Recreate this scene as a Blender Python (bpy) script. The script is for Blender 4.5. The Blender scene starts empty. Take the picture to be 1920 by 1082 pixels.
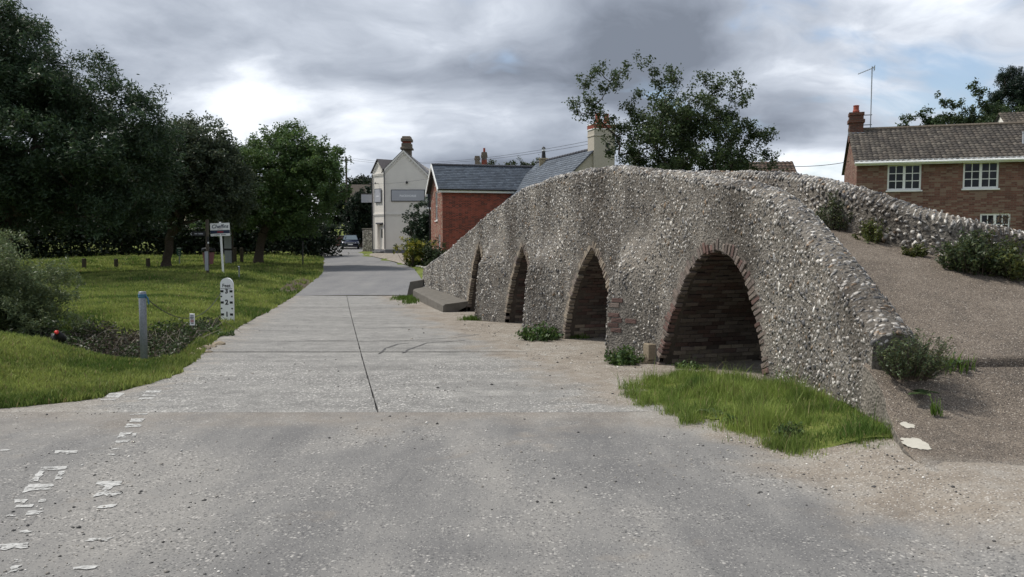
import bpy, math, random
import numpy as np
from mathutils import Vector, Matrix, noise as mnoise

rad = math.radians
RNG = np.random.default_rng(7)
random.seed(11)
SC = bpy.context.scene
COL = SC.collection

# ------------------------------------------------------------------ camera, sky, sun, exposure
CAM_Z, PITCH, F = 1.6, rad(3.67), 1495.0
cam_d = bpy.data.cameras.new('camera'); cam_d.lens = 36.0 * F / 1920.0; cam_d.sensor_width = 36.0
cam_d.clip_start = 0.05; cam_d.clip_end = 6000.0
cam = bpy.data.objects.new('camera', cam_d); COL.objects.link(cam)
cam.location = (0, 0, CAM_Z); cam.rotation_euler = (math.pi / 2 - PITCH, 0, 0)
SC.camera = cam

SKY_X, SKY_Y, SKY_GAIN = 11.0, 7.0, 0.98
SUN_EL, SUN_AZ = rad(56), rad(-72)        # azimuth from +Y towards +X: ahead and to the left
sun_d = bpy.data.lights.new('sun', 'SUN'); sun_d.energy = 2.4; sun_d.angle = rad(7); sun_d.color = (1.0, 0.95, 0.87)
sun = bpy.data.objects.new('sun', sun_d); COL.objects.link(sun)
sdir = Vector((math.sin(SUN_AZ) * math.cos(SUN_EL), math.cos(SUN_AZ) * math.cos(SUN_EL), math.sin(SUN_EL)))
sun.rotation_euler = (-sdir).to_track_quat('-Z', 'Y').to_euler()
sun.location = sdir * 60

world = bpy.data.worlds.new('World'); SC.world = world; world.use_nodes = True
world.cycles.sampling_method = 'MANUAL'; world.cycles.sample_map_resolution = 512
SC.view_settings.view_transform = 'Standard'; SC.view_settings.look = 'None'
SC.view_settings.gamma = 1.0; SC.view_settings.exposure = 0.72; SC.view_settings.use_curve_mapping = False
SC.cycles.use_denoising = True
SC.cycles.max_bounces = 6; SC.cycles.diffuse_bounces = 3; SC.cycles.transparent_max_bounces = 6


class G:
    """small node-graph helper"""
    def __init__(s, nt): s.nt = nt; nt.nodes.clear()
    def n(s, typ, ins=None, **props):
        nd = s.nt.nodes.new(typ)
        for k, v in props.items(): setattr(nd, k, v)
        for k, v in (ins or {}).items(): s.set(nd.inputs[k], v)
        return nd
    def set(s, sock, v):
        if isinstance(v, bpy.types.NodeSocket): s.nt.links.new(v, sock)
        elif isinstance(v, (tuple, list)) and sock.type == 'RGBA' and len(v) == 3: sock.default_value = (*v, 1)
        else: sock.default_value = v
    def math(s, op, a, b=0.0, c=None, clamp=False):
        nd = s.nt.nodes.new('ShaderNodeMath'); nd.operation = op; nd.use_clamp = clamp
        s.set(nd.inputs[0], a); s.set(nd.inputs[1], b)
        if c is not None: s.set(nd.inputs[2], c)
        return nd.outputs[0]
    def mix(s, f, a, b, mode='MIX'):
        nd = s.nt.nodes.new('ShaderNodeMix'); nd.data_type = 'RGBA'; nd.blend_type = mode
        s.set(nd.inputs[0], f); s.set(nd.inputs[6], a); s.set(nd.inputs[7], b)
        return nd.outputs[2]
    def ramp(s, f, stops, interp='LINEAR'):
        nd = s.nt.nodes.new('ShaderNodeValToRGB'); nd.color_ramp.interpolation = interp
        el = nd.color_ramp.elements
        while len(el) < len(stops): el.new(0.5)
        for e, (p, c) in zip(el, stops):
            e.position = p; e.color = (*c, 1) if isinstance(c, tuple) else (c, c, c, 1)
        s.set(nd.inputs[0], f); return nd.outputs[0]
    def noise(s, vec, scale, detail=4.0, rough=0.55, dist=0.0):
        nd = s.n('ShaderNodeTexNoise', {'Scale': scale, 'Detail': detail, 'Roughness': rough, 'Distortion': dist})
        if vec is not None: s.set(nd.inputs['Vector'], vec)
        return nd.outputs['Fac']
    def vor(s, vec, scale, feature='F1'):
        nd = s.n('ShaderNodeTexVoronoi', {'Scale': scale}, feature=feature)
        s.set(nd.inputs['Vector'], vec); return nd
    def map(s, vec, scale=(1, 1, 1), rot=(0, 0, 0), loc=(0, 0, 0)):
        nd = s.n('ShaderNodeMapping', {'Vector': vec, 'Scale': scale, 'Rotation': rot, 'Location': loc}); return nd.outputs[0]
    def pos(s): return s.n('ShaderNodeNewGeometry').outputs['Position']
    def obj(s): return s.n('ShaderNodeTexCoord').outputs['Object']
    def xyz(s, v):
        nd = s.n('ShaderNodeSeparateXYZ', {0: v}); return nd.outputs
    def comb(s, x, y, z): return s.n('ShaderNodeCombineXYZ', {0: x, 1: y, 2: z}).outputs[0]
    def step(s, v, a, b):
        nd = s.n('ShaderNodeMapRange', {0: v, 1: a, 2: b, 3: 0.0, 4: 1.0}, interpolation_type='SMOOTHSTEP'); return nd.outputs[0]
    def bump(s, h, strength=0.5, dist=0.02, normal=None):
        nd = s.n('ShaderNodeBump', {'Height': h, 'Strength': strength, 'Distance': dist})
        if normal is not None: s.set(nd.inputs['Normal'], normal)
        return nd.outputs[0]


# ---- the sky: clear Nishita blue seen through gaps in a grey and white cloud sheet
g = G(world.node_tree)
skyt = g.n('ShaderNodeTexSky', sky_type='NISHITA', sun_disc=False, sun_elevation=SUN_EL, sun_rotation=SUN_AZ, air_density=1.0, dust_density=1.5, ozone_density=1.2)
gen = g.n('ShaderNodeTexCoord').outputs['Generated']
dx, dy, dz = g.xyz(gen)
zz = g.math('ADD', g.math('MAXIMUM', dz, 0.0), 0.30)
cp = g.map(g.comb(g.math('DIVIDE', dx, zz), g.math('DIVIDE', dy, zz), g.math('MULTIPLY', dz, 1.2)), loc=(SKY_X, SKY_Y, 0.0))
warp = g.n('ShaderNodeTexNoise', {'Vector': cp, 'Scale': 1.1, 'Detail': 4.0}).outputs['Color']
cpw = g.n('ShaderNodeVectorMath', {0: cp, 1: g.n('ShaderNodeVectorMath', {0: warp, 'Scale': 0.7}, operation='SCALE').outputs[0]}, operation='ADD').outputs[0]
d1 = g.noise(cpw, 1.25, 9.0, 0.52)
d2 = g.noise(g.map(cpw, loc=(0.0, -0.26, 0.06)), 1.25, 6.0, 0.46)
fin_ = g.noise(cpw, 4.6, 9.0, 0.62)
lit = g.math('SUBTRACT', d1, d2)           # tops and edges towards the light, against thick undersides
tone = g.math('ADD', g.math('MULTIPLY', g.math('SUBTRACT', 0.52, d1), 2.5), g.math('MULTIPLY', lit, 3.0))
tone = g.math('ADD', g.math('ADD', tone, 0.46), g.math('MULTIPLY', g.math('SUBTRACT', fin_, 0.5), 0.55))
low = g.step(dz, 0.13, 0.0)                # thinner, brighter cloud towards the horizon all round
tone = g.math('ADD', tone, g.math('MULTIPLY', low, 0.22))
tone = g.math('ADD', g.math('MULTIPLY', tone, 0.95), -0.06)
cloud = g.ramp(tone, [(0.0, (0.140, 0.160, 0.197)), (0.15, (0.188, 0.212, 0.258)), (0.35, (0.275, 0.305, 0.358)), (0.55, (0.385, 0.418, 0.475)), (0.72, (0.565, 0.598, 0.650)), (0.92, (0.78, 0.80, 0.83))])
c_gap = g.noise(g.map(cpw, loc=(2.6, 1.1, 3.0)), 0.9, 6.0, 0.55)
gapm = g.math('MULTIPLY', g.math('MULTIPLY', g.step(c_gap, 0.55, 0.62), g.step(d1, 0.55, 0.46)), g.step(dz, 0.03, 0.10))
sky_col = g.mix(1.0, skyt.outputs[0], (0.10, 0.10, 0.10), 'MULTIPLY')
fin = g.mix(g.math('MULTIPLY', gapm, 0.85), cloud, sky_col)
bg = g.n('ShaderNodeBackground', {'Color': fin, 'Strength': SKY_GAIN})
g.n('ShaderNodeOutputWorld', {0: bg.outputs[0]})

# ------------------------------------------------------------------ helpers
def mesh_np(name, V, Fc, col=None, smooth=False):
    """mesh from vertex array and face array (m,k); optional per-vertex colour"""
    V = np.asarray(V, np.float32); Fc = np.asarray(Fc, np.int32)
    me = bpy.data.meshes.new(name)
    me.vertices.add(len(V)); me.vertices.foreach_set('co', V.ravel())
    m, k = Fc.shape
    me.loops.add(m * k); me.loops.foreach_set('vertex_index', Fc.ravel())
    me.polygons.add(m); me.polygons.foreach_set('loop_start', np.arange(m, dtype=np.int32) * k)
    me.polygons.foreach_set('loop_total', np.full(m, k, np.int32))
    if smooth: me.polygons.foreach_set('use_smooth', np.ones(m, bool))
    me.update(calc_edges=True); me.validate()
    if col is not None:
        a = me.color_attributes.new('col', 'FLOAT_COLOR', 'POINT')
        c = np.ones((len(V), 4), np.float32); c[:, :3] = col
        a.data.foreach_set('color', c.ravel())
    return me

class MB:
    """collects polygons of any size"""
    def __init__(s): s.v = []; s.f = []; s.c = []
    def add(s, vs, fs, c=None):
        o = len(s.v); s.v.extend([tuple(map(float, p)) for p in vs]); s.f.extend([[o + i for i in f] for f in fs])
        s.c.extend([c or (1, 1, 1)] * len(vs)); return s
    def box(s, x0, x1, y0, y1, z0, z1, c=None):
        vs = [(x, y, z) for z in (z0, z1) for y in (y0, y1) for x in (x0, x1)]
        return s.add(vs, [(0, 2, 3, 1), (4, 5, 7, 6), (0, 1, 5, 4), (2, 6, 7, 3), (0, 4, 6, 2), (1, 3, 7, 5)], c)
    def bbox(s, x0, x1, y0, y1, z0, z1, b=0.01, c=None):
        """box with chamfered vertical and top edges"""
        ring = lambda i, z: [(x0 + b, y0 + i, z), (x1 - b, y0 + i, z), (x1 - i, y0 + b, z), (x1 - i, y1 - b, z), (x1 - b, y1 - i, z), (x0 + b, y1 - i, z), (x0 + i, y1 - b, z), (x0 + i, y0 + b, z)]
        rs = [ring(0, z0), ring(0, z1 - b), ring(b, z1)]
        o = len(s.v); vs = sum(rs, []); fs = []
        for r in range(2):
            for i in range(8): j = (i + 1) % 8; fs.append((r * 8 + i, r * 8 + j, r * 8 + 8 + j, r * 8 + 8 + i))
        fs.append(tuple(range(16, 24))); fs.append(tuple(range(7, -1, -1)))
        return s.add(vs, fs, c)
    def prism(s, pts, axis, a, b, c=None):
        """extrude a 2D outline: axis 'x' takes (y,z) points, 'y' takes (x,z), 'z' takes (x,y)"""
        mk = {'x': lambda p, t: (t, p[0], p[1]), 'y': lambda p, t: (p[0], t, p[1]), 'z': lambda p, t: (p[0], p[1], t)}[axis]
        n = len(pts); vs = [mk(p, a) for p in pts] + [mk(p, b) for p in pts]
        fs = [tuple(range(n - 1, -1, -1)), tuple(range(n, 2 * n))] + [(i, (i + 1) % n, n + (i + 1) % n, n + i) for i in range(n)]
        return s.add(vs, fs, c)
    def tube(s, pts, radii, n=8, cap=True, c=None):
        pts = [Vector(p) for p in pts]
        if not hasattr(radii, '__len__'): radii = [radii] * len(pts)
        vs = []; up = Vector((0.31, 0.17, 0.93))
        for i, p in enumerate(pts):
            t = (pts[min(i + 1, len(pts) - 1)] - pts[max(i - 1, 0)]).normalized()
            a = t.cross(up)
            if a.length < 0.05: a = t.cross(Vector((1, 0, 0)))
            a.normalize(); b = t.cross(a)
            for k in range(n):
                an = 2 * math.pi * k / n
                vs.append(p + (a * math.cos(an) + b * math.sin(an)) * radii[i])
        fs = []
        for i in range(len(pts) - 1):
            for k in range(n):
                k2 = (k + 1) % n; fs.append((i * n + k, i * n + k2, (i + 1) * n + k2, (i + 1) * n + k))
        if cap: fs.append(tuple(range(n - 1, -1, -1))); fs.append(tuple(range((len(pts) - 1) * n, len(pts) * n)))
        return s.add(vs, fs, c)
    def lathe(s, prof, cx=0, cy=0, n=16, c=None):
        return s.tube([(cx, cy, z) for r, z in prof], [max(r, 1e-4) for r, z in prof], n, True, c)
    def quad(s, a, b, c_, d, c=None): return s.add([a, b, c_, d], [(0, 1, 2, 3)], c)
    def mesh(s, name, smooth=False, col=False):
        me = bpy.data.meshes.new(name); me.from_pydata(s.v, [], s.f); me.update()
        if smooth: me.polygons.foreach_set('use_smooth', np.ones(len(me.polygons), bool))
        if col:
            a = me.color_attributes.new('col', 'FLOAT_COLOR', 'POINT')
            c = np.ones((len(s.v), 4), np.float32); c[:, :3] = np.array(s.c); a.data.foreach_set('color', c.ravel())
        return me

def link(name, me, mat=None, parent=None, kind=None):
    o = bpy.data.objects.new(name, me); COL.objects.link(o)
    if mat is not None and me is not None and not len(me.materials): me.materials.append(MATS[mat] if isinstance(mat, str) else mat)
    if parent is not None: o.parent = parent
    if kind: o['kind'] = kind
    return o
def part(name, mb, mat, parent, smooth=False, col=False, kind=None, label=None):
    o = link(name, mb.mesh(name, smooth, col), mat, parent, kind)
    if label: o['label'] = label
    return o
def thing(name, label, cat, loc=(0, 0, 0), rz=0.0, group=None):
    o = bpy.data.objects.new(name, None); COL.objects.link(o); o.empty_display_size = 0.2
    o.location = loc; o.rotation_euler = (0, 0, rz); o['label'] = label; o['category'] = cat; o['kind'] = 'thing'
    if group: o['group'] = group
    return o
def tag(o, label, cat, group=None):
    o['label'] = label; o['category'] = cat
    if group: o['group'] = group
    return o

def smooth01(t): t = np.clip(t, 0, 1); return t * t * (3 - 2 * t)
def dense_interp(pts, w=0.7):
    """smooth curve through points"""
    a = np.array(sorted(pts), float); xs = np.arange(a[0, 0], a[-1, 0] + 0.05, 0.05); ys = np.interp(xs, a[:, 0], a[:, 1])
    k = max(3, int(w / 0.05) | 1); pad = k // 2
    yp = np.concatenate([2 * ys[0] - ys[pad:0:-1], ys, 2 * ys[-1] - ys[-2:-pad - 2:-1]])
    ys = np.convolve(yp, np.ones(k) / k, 'valid')
    return lambda q: np.interp(q, xs, ys)

# ------------------------------------------------------------------ the lie of the land
R = dense_interp([(-60, 1.0), (-10, 0.15), (0, 0), (7, -0.24), (13, -0.45), (20, -0.6), (25, -0.68), (31, -0.70), (45, -0.4), (68, 0.1), (85, 0.4), (120, 0.85), (150, 2.0), (200, 4.5), (400, 9), (1500, 12)], 4.0)
LE_PTS = [(-60, -90), (8.0, -60), (8.15, -14), (8.3, -7.4), (8.6, -5.75), (9.05, -5.2), (9.4, -4.95), (11.4, -4.88), (13, -5.25), (15.9, -6.06), (20, -6.8), (28, -8.05), (31, -8.5), (43.8, -10.5), (60, -14.2), (75, -18.5), (90, -22.9), (105, -27), (120, -31), (150, -39.5), (200, -55)]
def LE(y): a = np.array(LE_PTS); return np.interp(y, a[:, 0], a[:, 1])
RE_PTS = [(-60, 60), (31, -2.9), (36, -3.9), (41, -4.7), (50, -6.2), (60, -9.6), (68, -12.6), (75, -14.2), (85, -15.3), (95, -18.3), (105, -21.5), (120, -26), (150, -34.5), (200, -50)]
def RE(y): a = np.array(RE_PTS); return np.interp(y, a[:, 0], a[:, 1])
W = dense_interp([(5.5, 3.16), (6, 3.25), (7, 3.39), (8, 3.42), (9, 3.36), (10, 3.2), (11, 2.924), (12, 2.608), (20, 0.08), (32, -3.712), (36, -5)], 0.8)   # road face of the bridge

def H(x, y):
    x = np.asarray(x, float); y = np.asarray(y, float)
    z = R(y)
    d = LE(y) - x                                            # how far left of the road edge
    near = smooth01((y - 8.0) / 2.5) * smooth01((15.5 - y) / 2.5)
    far = smooth01((y - 17.0) / 9.0)
    z = z + near * 0.50 * smooth01((d - .55) / 2.7) + 0.05 * smooth01(d / 0.5) * (y > 8) + far * 0.30 * smooth01(d / 4.0)
    z = z + far * 0.12 * np.sin(x * 0.35 + 1.0) * np.sin(y * 0.21) * smooth01(d / 3.0)
    dd = y - 14.7 - 0.06 * (x + 8)
    dit = np.where(dd < 0, np.exp(-(np.abs(dd) / 1.5) ** 3.5), np.exp(-(np.abs(dd) / 3.3) ** 2.2))
    z = z - dit * 1.05 * smooth01((d - 0.2) / 1.2)
    z = z + 0.17 * np.exp(-((x - 2.75) / 0.75) ** 2 - ((y - 8.9) / 1.5) ** 2)      # grassy hump against the bridge foot
    # kerbside garden ground right of the road beyond the bridge, and the meadow behind the bridge
    dr = x - RE(y)
    z = z + 0.12 * smooth01(dr / 0.6) * (y > 33)
    rb = smooth01((x - (W(np.clip(y, 5.5, 36)) + 3.5)) / 4.0) * smooth01((y - 9) / 4.0) * smooth01((70 - y) / 20)
    z = z * (1 - rb) + rb * 0.0
    # raised gravel beside the foot of the bridge ramp
    z = z + 0.13 * smooth01((x - 2.3) / 0.9) * smooth01((9.5 - y) / 2.0) * (y < 9.5) * smooth01((y - 1.0) / 3.0)
    return z

def at(u, v, zf=None, dist=None):
    """pixel -> point on the ground (or at a depth)"""
    cx_, cz_ = (u - 960) / F, (541 - v) / F
    d = Vector((cx_, math.cos(PITCH) + cz_ * math.sin(PITCH), -math.sin(PITCH) + cz_ * math.cos(PITCH)))
    if dist is not None: return Vector((0, 0, CAM_Z)) + d * (dist / d.y)
    O = Vector((0, 0, CAM_Z)); gz = lambda p: float(H(p.x, p.y)) if zf is None else zf
    t = 2.0; last = 1.0
    while t < 900:
        p = O + d * t
        if p.z < gz(p): break
        last = t; t *= 1.03
    for _ in range(14):
        m_ = (last + t) / 2; p = O + d * m_
        if p.z < gz(p): t = m_
        else: last = m_
    return O + d * t

MATS = {}
def mat(name, build=None):
    m = bpy.data.materials.new(name); m.use_nodes = True; gg = G(m.node_tree)
    MATS[name] = m
    return gg
def finish(gg, color, rough=0.8, normal=None, metal=0.0, spec=0.5, **extra):
    ins = {'Base Color': color, 'Roughness': rough, 'Metallic': metal, 'Specular IOR Level': spec}
    if normal is not None: ins['Normal'] = normal
    ins.update(extra)
    b = gg.n('ShaderNodeBsdfPrincipled', ins)
    gg.n('ShaderNodeOutputMaterial', {0: b.outputs[0]}); return b
def plain(name, col, rough=0.6, var=0.15, scale=6.0, bump=0.1, metal=0.0, spec=0.4):
    gg = mat(name); p = gg.obj()
    n = gg.noise(p, scale, 5.0); n2 = gg.noise(p, scale * 9, 3.0)
    f = gg.math('ADD', gg.math('MULTIPLY', n, 0.7), gg.math('MULTIPLY', n2, 0.3))
    lo = tuple(c * (1 - var) for c in col); hi = tuple(min(1, c * (1 + var)) for c in col)
    finish(gg, gg.ramp(f, [(0.3, lo), (0.7, hi)]), rough, gg.bump(n2, bump, 0.01), metal, spec)
def by_col(name, rough=0.7, var=0.2, scale=40.0, bump=0.3, trans=0.0, spec=0.4):
    """colour from the piece's own colour attribute, with grain"""
    gg = mat(name); a = gg.n('ShaderNodeAttribute', attribute_name='col').outputs['Color']
    n = gg.noise(gg.pos(), scale, 4.0)
    c = gg.mix(1.0, a, gg.ramp(n, [(0.25, 1 - var), (0.75, 1 + var)]), 'MULTIPLY')
    b = gg.n('ShaderNodeBsdfPrincipled', {'Base Color': c, 'Roughness': rough, 'Specular IOR Level': spec, 'Normal': gg.bump(n, bump, 0.01)})
    if trans:
        t = gg.n('ShaderNodeBsdfTranslucent', {'Color': c}); mx = gg.n('ShaderNodeMixShader', {0: trans, 1: b.outputs[0], 2: t.outputs[0]})
        gg.n('ShaderNodeOutputMaterial', {0: mx.outputs[0]})
    else: gg.n('ShaderNodeOutputMaterial', {0: b.outputs[0]})

by_col('leaf', 0.5, 0.15, 3.0, 0.0, 0.36, 0.35)
by_col('grass_blade', 0.6, 0.2, 2.0, 0.0, 0.3, 0.25)
gg = mat('flint'); a = gg.n('ShaderNodeAttribute', attribute_name='col').outputs['Color']; p = gg.pos(); n = gg.noise(p, 60, 4)
sx, sy, sz = gg.xyz(p); drip = gg.noise(gg.comb(sx, sy, gg.math('MULTIPLY', sz, 0.35)), 1.1, 5, 0.6)
c = gg.mix(1.0, gg.mix(1.0, a, gg.ramp(n, [(0.25, 0.6), (0.75, 1.4)]), 'MULTIPLY'), gg.ramp(drip, [(0.36, (0.55, 0.52, 0.49)), (0.50, (0.92, 0.90, 0.87)), (0.62, (1.08, 1.05, 1.0))]), 'MULTIPLY')
finish(gg, c, 0.42, gg.bump(n, 0.4, 0.008), spec=0.5)
by_col('brick_piece', 0.9, 0.3, 50.0, 0.6)
by_col('pebble', 0.8, 0.2, 60.0, 0.2)
by_col('slate', 0.55, 0.2, 6.0, 0.2)
by_col('roof_tile', 0.9, 0.35, 9.0, 0.4)
plain('bark', (0.07, 0.055, 0.042), 0.95, 0.4, 14, 0.8)
plain('white_paint', (0.80, 0.81, 0.80), 0.45, 0.06)
plain('black_paint', (0.012, 0.012, 0.014), 0.4, 0.1)
plain('dark_metal', (0.035, 0.036, 0.04), 0.5, 0.2)
plain('weathered_wood', (0.075, 0.062, 0.048), 0.9, 0.35, 9, 0.5)
plain('cream_render', (0.42, 0.385, 0.325), 0.9, 0.06, 2.0, 0.2)
plain('beige_paint', (0.74, 0.70, 0.645), 0.85, 0.06, 1.2, 0.35)
plain('beige_trim', (0.74, 0.71, 0.665), 0.8, 0.08, 4, 0.3)
plain('grey_plinth', (0.17, 0.17, 0.18), 0.85, 0.1, 4, 0.3)
plain('grey_sign', (0.40, 0.41, 0.445), 0.55, 0.04)
plain('dark_grey_trim', (0.07, 0.072, 0.085), 0.55, 0.1)
plain('sign_letter', (0.75, 0.76, 0.78), 0.5, 0.02)
plain('sign_letter_dim', (0.42, 0.43, 0.47), 0.5, 0.02)
plain('navy', (0.018, 0.03, 0.065), 0.5, 0.05)
plain('sign_red', (0.35, 0.03, 0.03), 0.5, 0.05)
plain('green_paint', (0.015, 0.07, 0.05), 0.5, 0.1)
plain('pink_plastic', (0.34, 0.15, 0.17), 0.55, 0.12)
plain('lead_grey', (0.32, 0.34, 0.37), 0.6, 0.15)
plain('terracotta', (0.30, 0.075, 0.05), 0.85, 0.2, 10, 0.3)
plain('cobble_chimney', (0.14, 0.115, 0.09), 0.95, 0.5, 14, 0.7)
plain('car_paint', (0.008, 0.012, 0.035), 0.18, 0.05, 3, 0.0, 0.2, 0.7)
plain('tyre', (0.012, 0.012, 0.012), 0.85, 0.1)
plain('rim', (0.35, 0.36, 0.37), 0.35, 0.1, 4, 0, 0.8)
plain('thatch', (0.10, 0.085, 0.07), 1.0, 0.35, 12, 0.8)
plain('blue_rope', (0.05, 0.15, 0.24), 0.7, 0.2)
plain('black_feather', (0.006, 0.006, 0.007), 0.55, 0.3, 30, 0.3)
plain('red_comb', (0.55, 0.02, 0.012), 0.55, 0.1)
plain('bitumen', (0.085, 0.084, 0.084), 0.85, 0.3, 12, 0.5)
plain('flower', (0.30, 0.30, 0.55), 0.6, 0.1)
plain('iron', (0.015, 0.015, 0.017), 0.6, 0.2)
plain('pale_roof', (0.33, 0.285, 0.21), 0.95, 0.2, 5, 0.4)
# glass
gg = mat('glass'); finish(gg, (0.010, 0.012, 0.016), 0.06, spec=0.28)
gg = mat('car_glass'); finish(gg, (0.09, 0.12, 0.14), 0.06, spec=0.8)
gg = mat('headlight'); finish(gg, (0.7, 0.72, 0.75), 0.1, spec=0.8)
# galvanised post
gg = mat('galvanised'); n = gg.vor(gg.obj(), 55.0)
finish(gg, gg.mix(gg.noise(gg.obj(), 7, 5), gg.ramp(n.outputs['Color'], [(0.1, (0.16, 0.18, 0.21)), (0.9, (0.30, 0.325, 0.36))]), (0.20, 0.21, 0.23)), 0.5, gg.bump(n.outputs['Distance'], 0.1, 0.004), 0.35)

def aggregate(gg, p, scale, base, lo, hi, dens=0.5):
    """stones showing in a surface: colour and height"""
    v = gg.vor(p, scale)
    cr = gg.xyz(v.outputs['Color'])
    stone = gg.mix(gg.step(cr[0], 0.5, 1.0), gg.mix(gg.step(cr[0], 0.0, 0.6), lo, base), hi)
    m = gg.math('MULTIPLY', gg.step(v.outputs['Distance'], 0.62, 0.36), gg.step(cr[1], 1 - dens - 0.05, 1 - dens + 0.05))
    return gg.mix(m, base, stone), gg.math('MULTIPLY', m, gg.math('SUBTRACT', 1.0, v.outputs['Distance']))

def road_like(name, kind):
    gg = mat(name); p = gg.pos(); x, y, z = gg.xyz(p)
    flat = gg.comb(x, y, 0.0)
    along = gg.map(flat, (1.0, 0.22, 1.0), (0, 0, rad(-12)))          # streaks run with the traffic
    big = gg.noise(flat, 0.55, 5, 0.55, 0.6); streak = gg.noise(along, 1.1, 6, 0.62); fine = gg.noise(flat, 3.2, 5, 0.6)
    if kind == 'asphalt':
        base = gg.ramp(gg.math('ADD', gg.math('MULTIPLY', streak, 0.62), gg.math('MULTIPLY', big, 0.38)),
                       [(0.40, (0.138, 0.136, 0.135)), (0.49, (0.184, 0.180, 0.174)), (0.58, (0.240, 0.231, 0.217))])
        c1, h1 = aggregate(gg, flat, 88, base, (0.09, 0.09, 0.093), (0.34, 0.33, 0.31), 0.42)
        rub = gg.step(gg.math('ADD', gg.math('MULTIPLY', big, 0.5), gg.math('MULTIPLY', fine, 0.5)), 0.45, 0.57)
        c2, h2 = aggregate(gg, flat, 46, c1, (0.09, 0.09, 0.09), (0.50, 0.48, 0.45), 0.5)
        col = gg.mix(gg.math('MULTIPLY', rub, 0.85), c1, c2)
        h = gg.math('ADD', gg.math('MULTIPLY', h1, 0.5), gg.math('MULTIPLY', h2, rub))
    elif kind == 'far':
        base = gg.ramp(gg.math('ADD', gg.math('MULTIPLY', streak, 0.6), gg.math('MULTIPLY', big, 0.4)), [(0.35, (0.140, 0.141, 0.148)), (0.65, (0.205, 0.203, 0.200))])
        col, h = aggregate(gg, flat, 60, base, (0.15, 0.15, 0.15), (0.36, 0.35, 0.34), 0.4)
    elif kind == 'concrete':
        tr = gg.noise(gg.map(flat, (0.3, 1.6, 1)), 1.0, 4)
        base = gg.ramp(gg.math('ADD', gg.math('MULTIPLY', tr, 0.45), gg.math('MULTIPLY', fine, 0.55)), [(0.36, (0.165, 0.162, 0.155)), (0.50, (0.218, 0.214, 0.204)), (0.64, (0.285, 0.278, 0.262))])
        c1, h1 = aggregate(gg, flat, 74, base, (0.085, 0.085, 0.083), (0.46, 0.445, 0.42), 0.6)
        coarse = gg.math('MULTIPLY', gg.step(y, 15.0, 12.5), gg.step(gg.math('ADD', big, gg.math('MULTIPLY', fine, 0.5)), 0.55, 0.85))
        c2, h2 = aggregate(gg, flat, 36, c1, (0.14, 0.14, 0.14), (0.62, 0.60, 0.57), 0.6)
        col = gg.mix(coarse, c1, c2); h = gg.math('ADD', gg.math('MULTIPLY', h1, 0.5), gg.math('MULTIPLY', h2, coarse))
    else:                                                             # gravel
        base = gg.ramp(gg.math('ADD', gg.math('MULTIPLY', big, 0.5), gg.math('MULTIPLY', fine, 0.5)), [(0.36, (0.172, 0.146, 0.118)), (0.5, (0.240, 0.210, 0.174)), (0.64, (0.288, 0.267, 0.236))])
        c1, h1 = aggregate(gg, flat, 80, base, (0.11, 0.10, 0.09), (0.54, 0.51, 0.47), 0.55)
        c2, h2 = aggregate(gg, flat, 40, c1, (0.12, 0.11, 0.10), (0.64, 0.60, 0.54), 0.35)
        col = gg.mix(gg.step(fine, 0.42, 0.55), c1, c2); h = gg.math('ADD', gg.math('MULTIPLY', h1, 0.6), h2)
    if kind in ('asphalt', 'concrete'):
        # dust and loose gravel drifted over the surface along the bridge side and the verges
        edge = gg.math('SUBTRACT', x, gg.math('SUBTRACT', 3.75, gg.math('MULTIPLY', y, 0.29)))
        e2 = gg.math('ADD', edge, gg.math('MULTIPLY', gg.math('SUBTRACT', gg.noise(flat, 0.9, 5, 0.6), 0.5), 3.2))
        dm = gg.step(e2, -0.45, 0.55)
        left = gg.math('SUBTRACT', gg.math('SUBTRACT', -4.5, gg.math('MULTIPLY', gg.math('MAXIMUM', gg.math('SUBTRACT', y, 10.0), 0.0), 0.175)), x)
        dl = gg.math('MULTIPLY', gg.step(gg.math('ADD', left, gg.math('MULTIPLY', gg.math('SUBTRACT', fine, 0.5), 2.4)), -0.3, 0.5), 0.6 if kind == 'concrete' else 0.25)
        if kind == 'asphalt':
            pt = gg.math('MULTIPLY', gg.step(gg.noise(gg.map(flat, (1, 1, 1), loc=(4, 9, 0)), 0.8, 4, 0.6), 0.60, 0.70), 0.55)
            nj = gg.math('MULTIPLY', gg.step(gg.math('ADD', y, gg.math('MULTIPLY', gg.math('SUBTRACT', gg.noise(flat, 1.1, 6, 0.65), 0.5), 3.2)), 7.2, 8.6), 0.55)
            dl = gg.math('MAXIMUM', gg.math('MAXIMUM', dl, pt), nj)
        dm = gg.math('MAXIMUM', dm, dl)
        dbase = gg.ramp(gg.math('ADD', gg.math('MULTIPLY', gg.noise(flat, 1.7, 4), 0.6), gg.math('MULTIPLY', fine, 0.4)), [(0.36, (0.175, 0.148, 0.120)), (0.5, (0.245, 0.214, 0.178)), (0.64, (0.290, 0.270, 0.240))])
        dc, dh = aggregate(gg, flat, 74, dbase, (0.12, 0.11, 0.10), (0.54, 0.51, 0.47), 0.55)
        col = gg.mix(dm, col, dc); h = gg.math('ADD', gg.math('MULTIPLY', h, gg.math('SUBTRACT', 1.0, dm)), gg.math('MULTIPLY', dh, dm))
    finish(gg, col, 0.9, gg.bump(h, 0.55, 0.012), spec=0.25)
road_like('asphalt', 'asphalt'); road_like('asphalt_far', 'far'); road_like('concrete_slab', 'concrete'); road_like('gravel', 'gravel')

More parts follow.
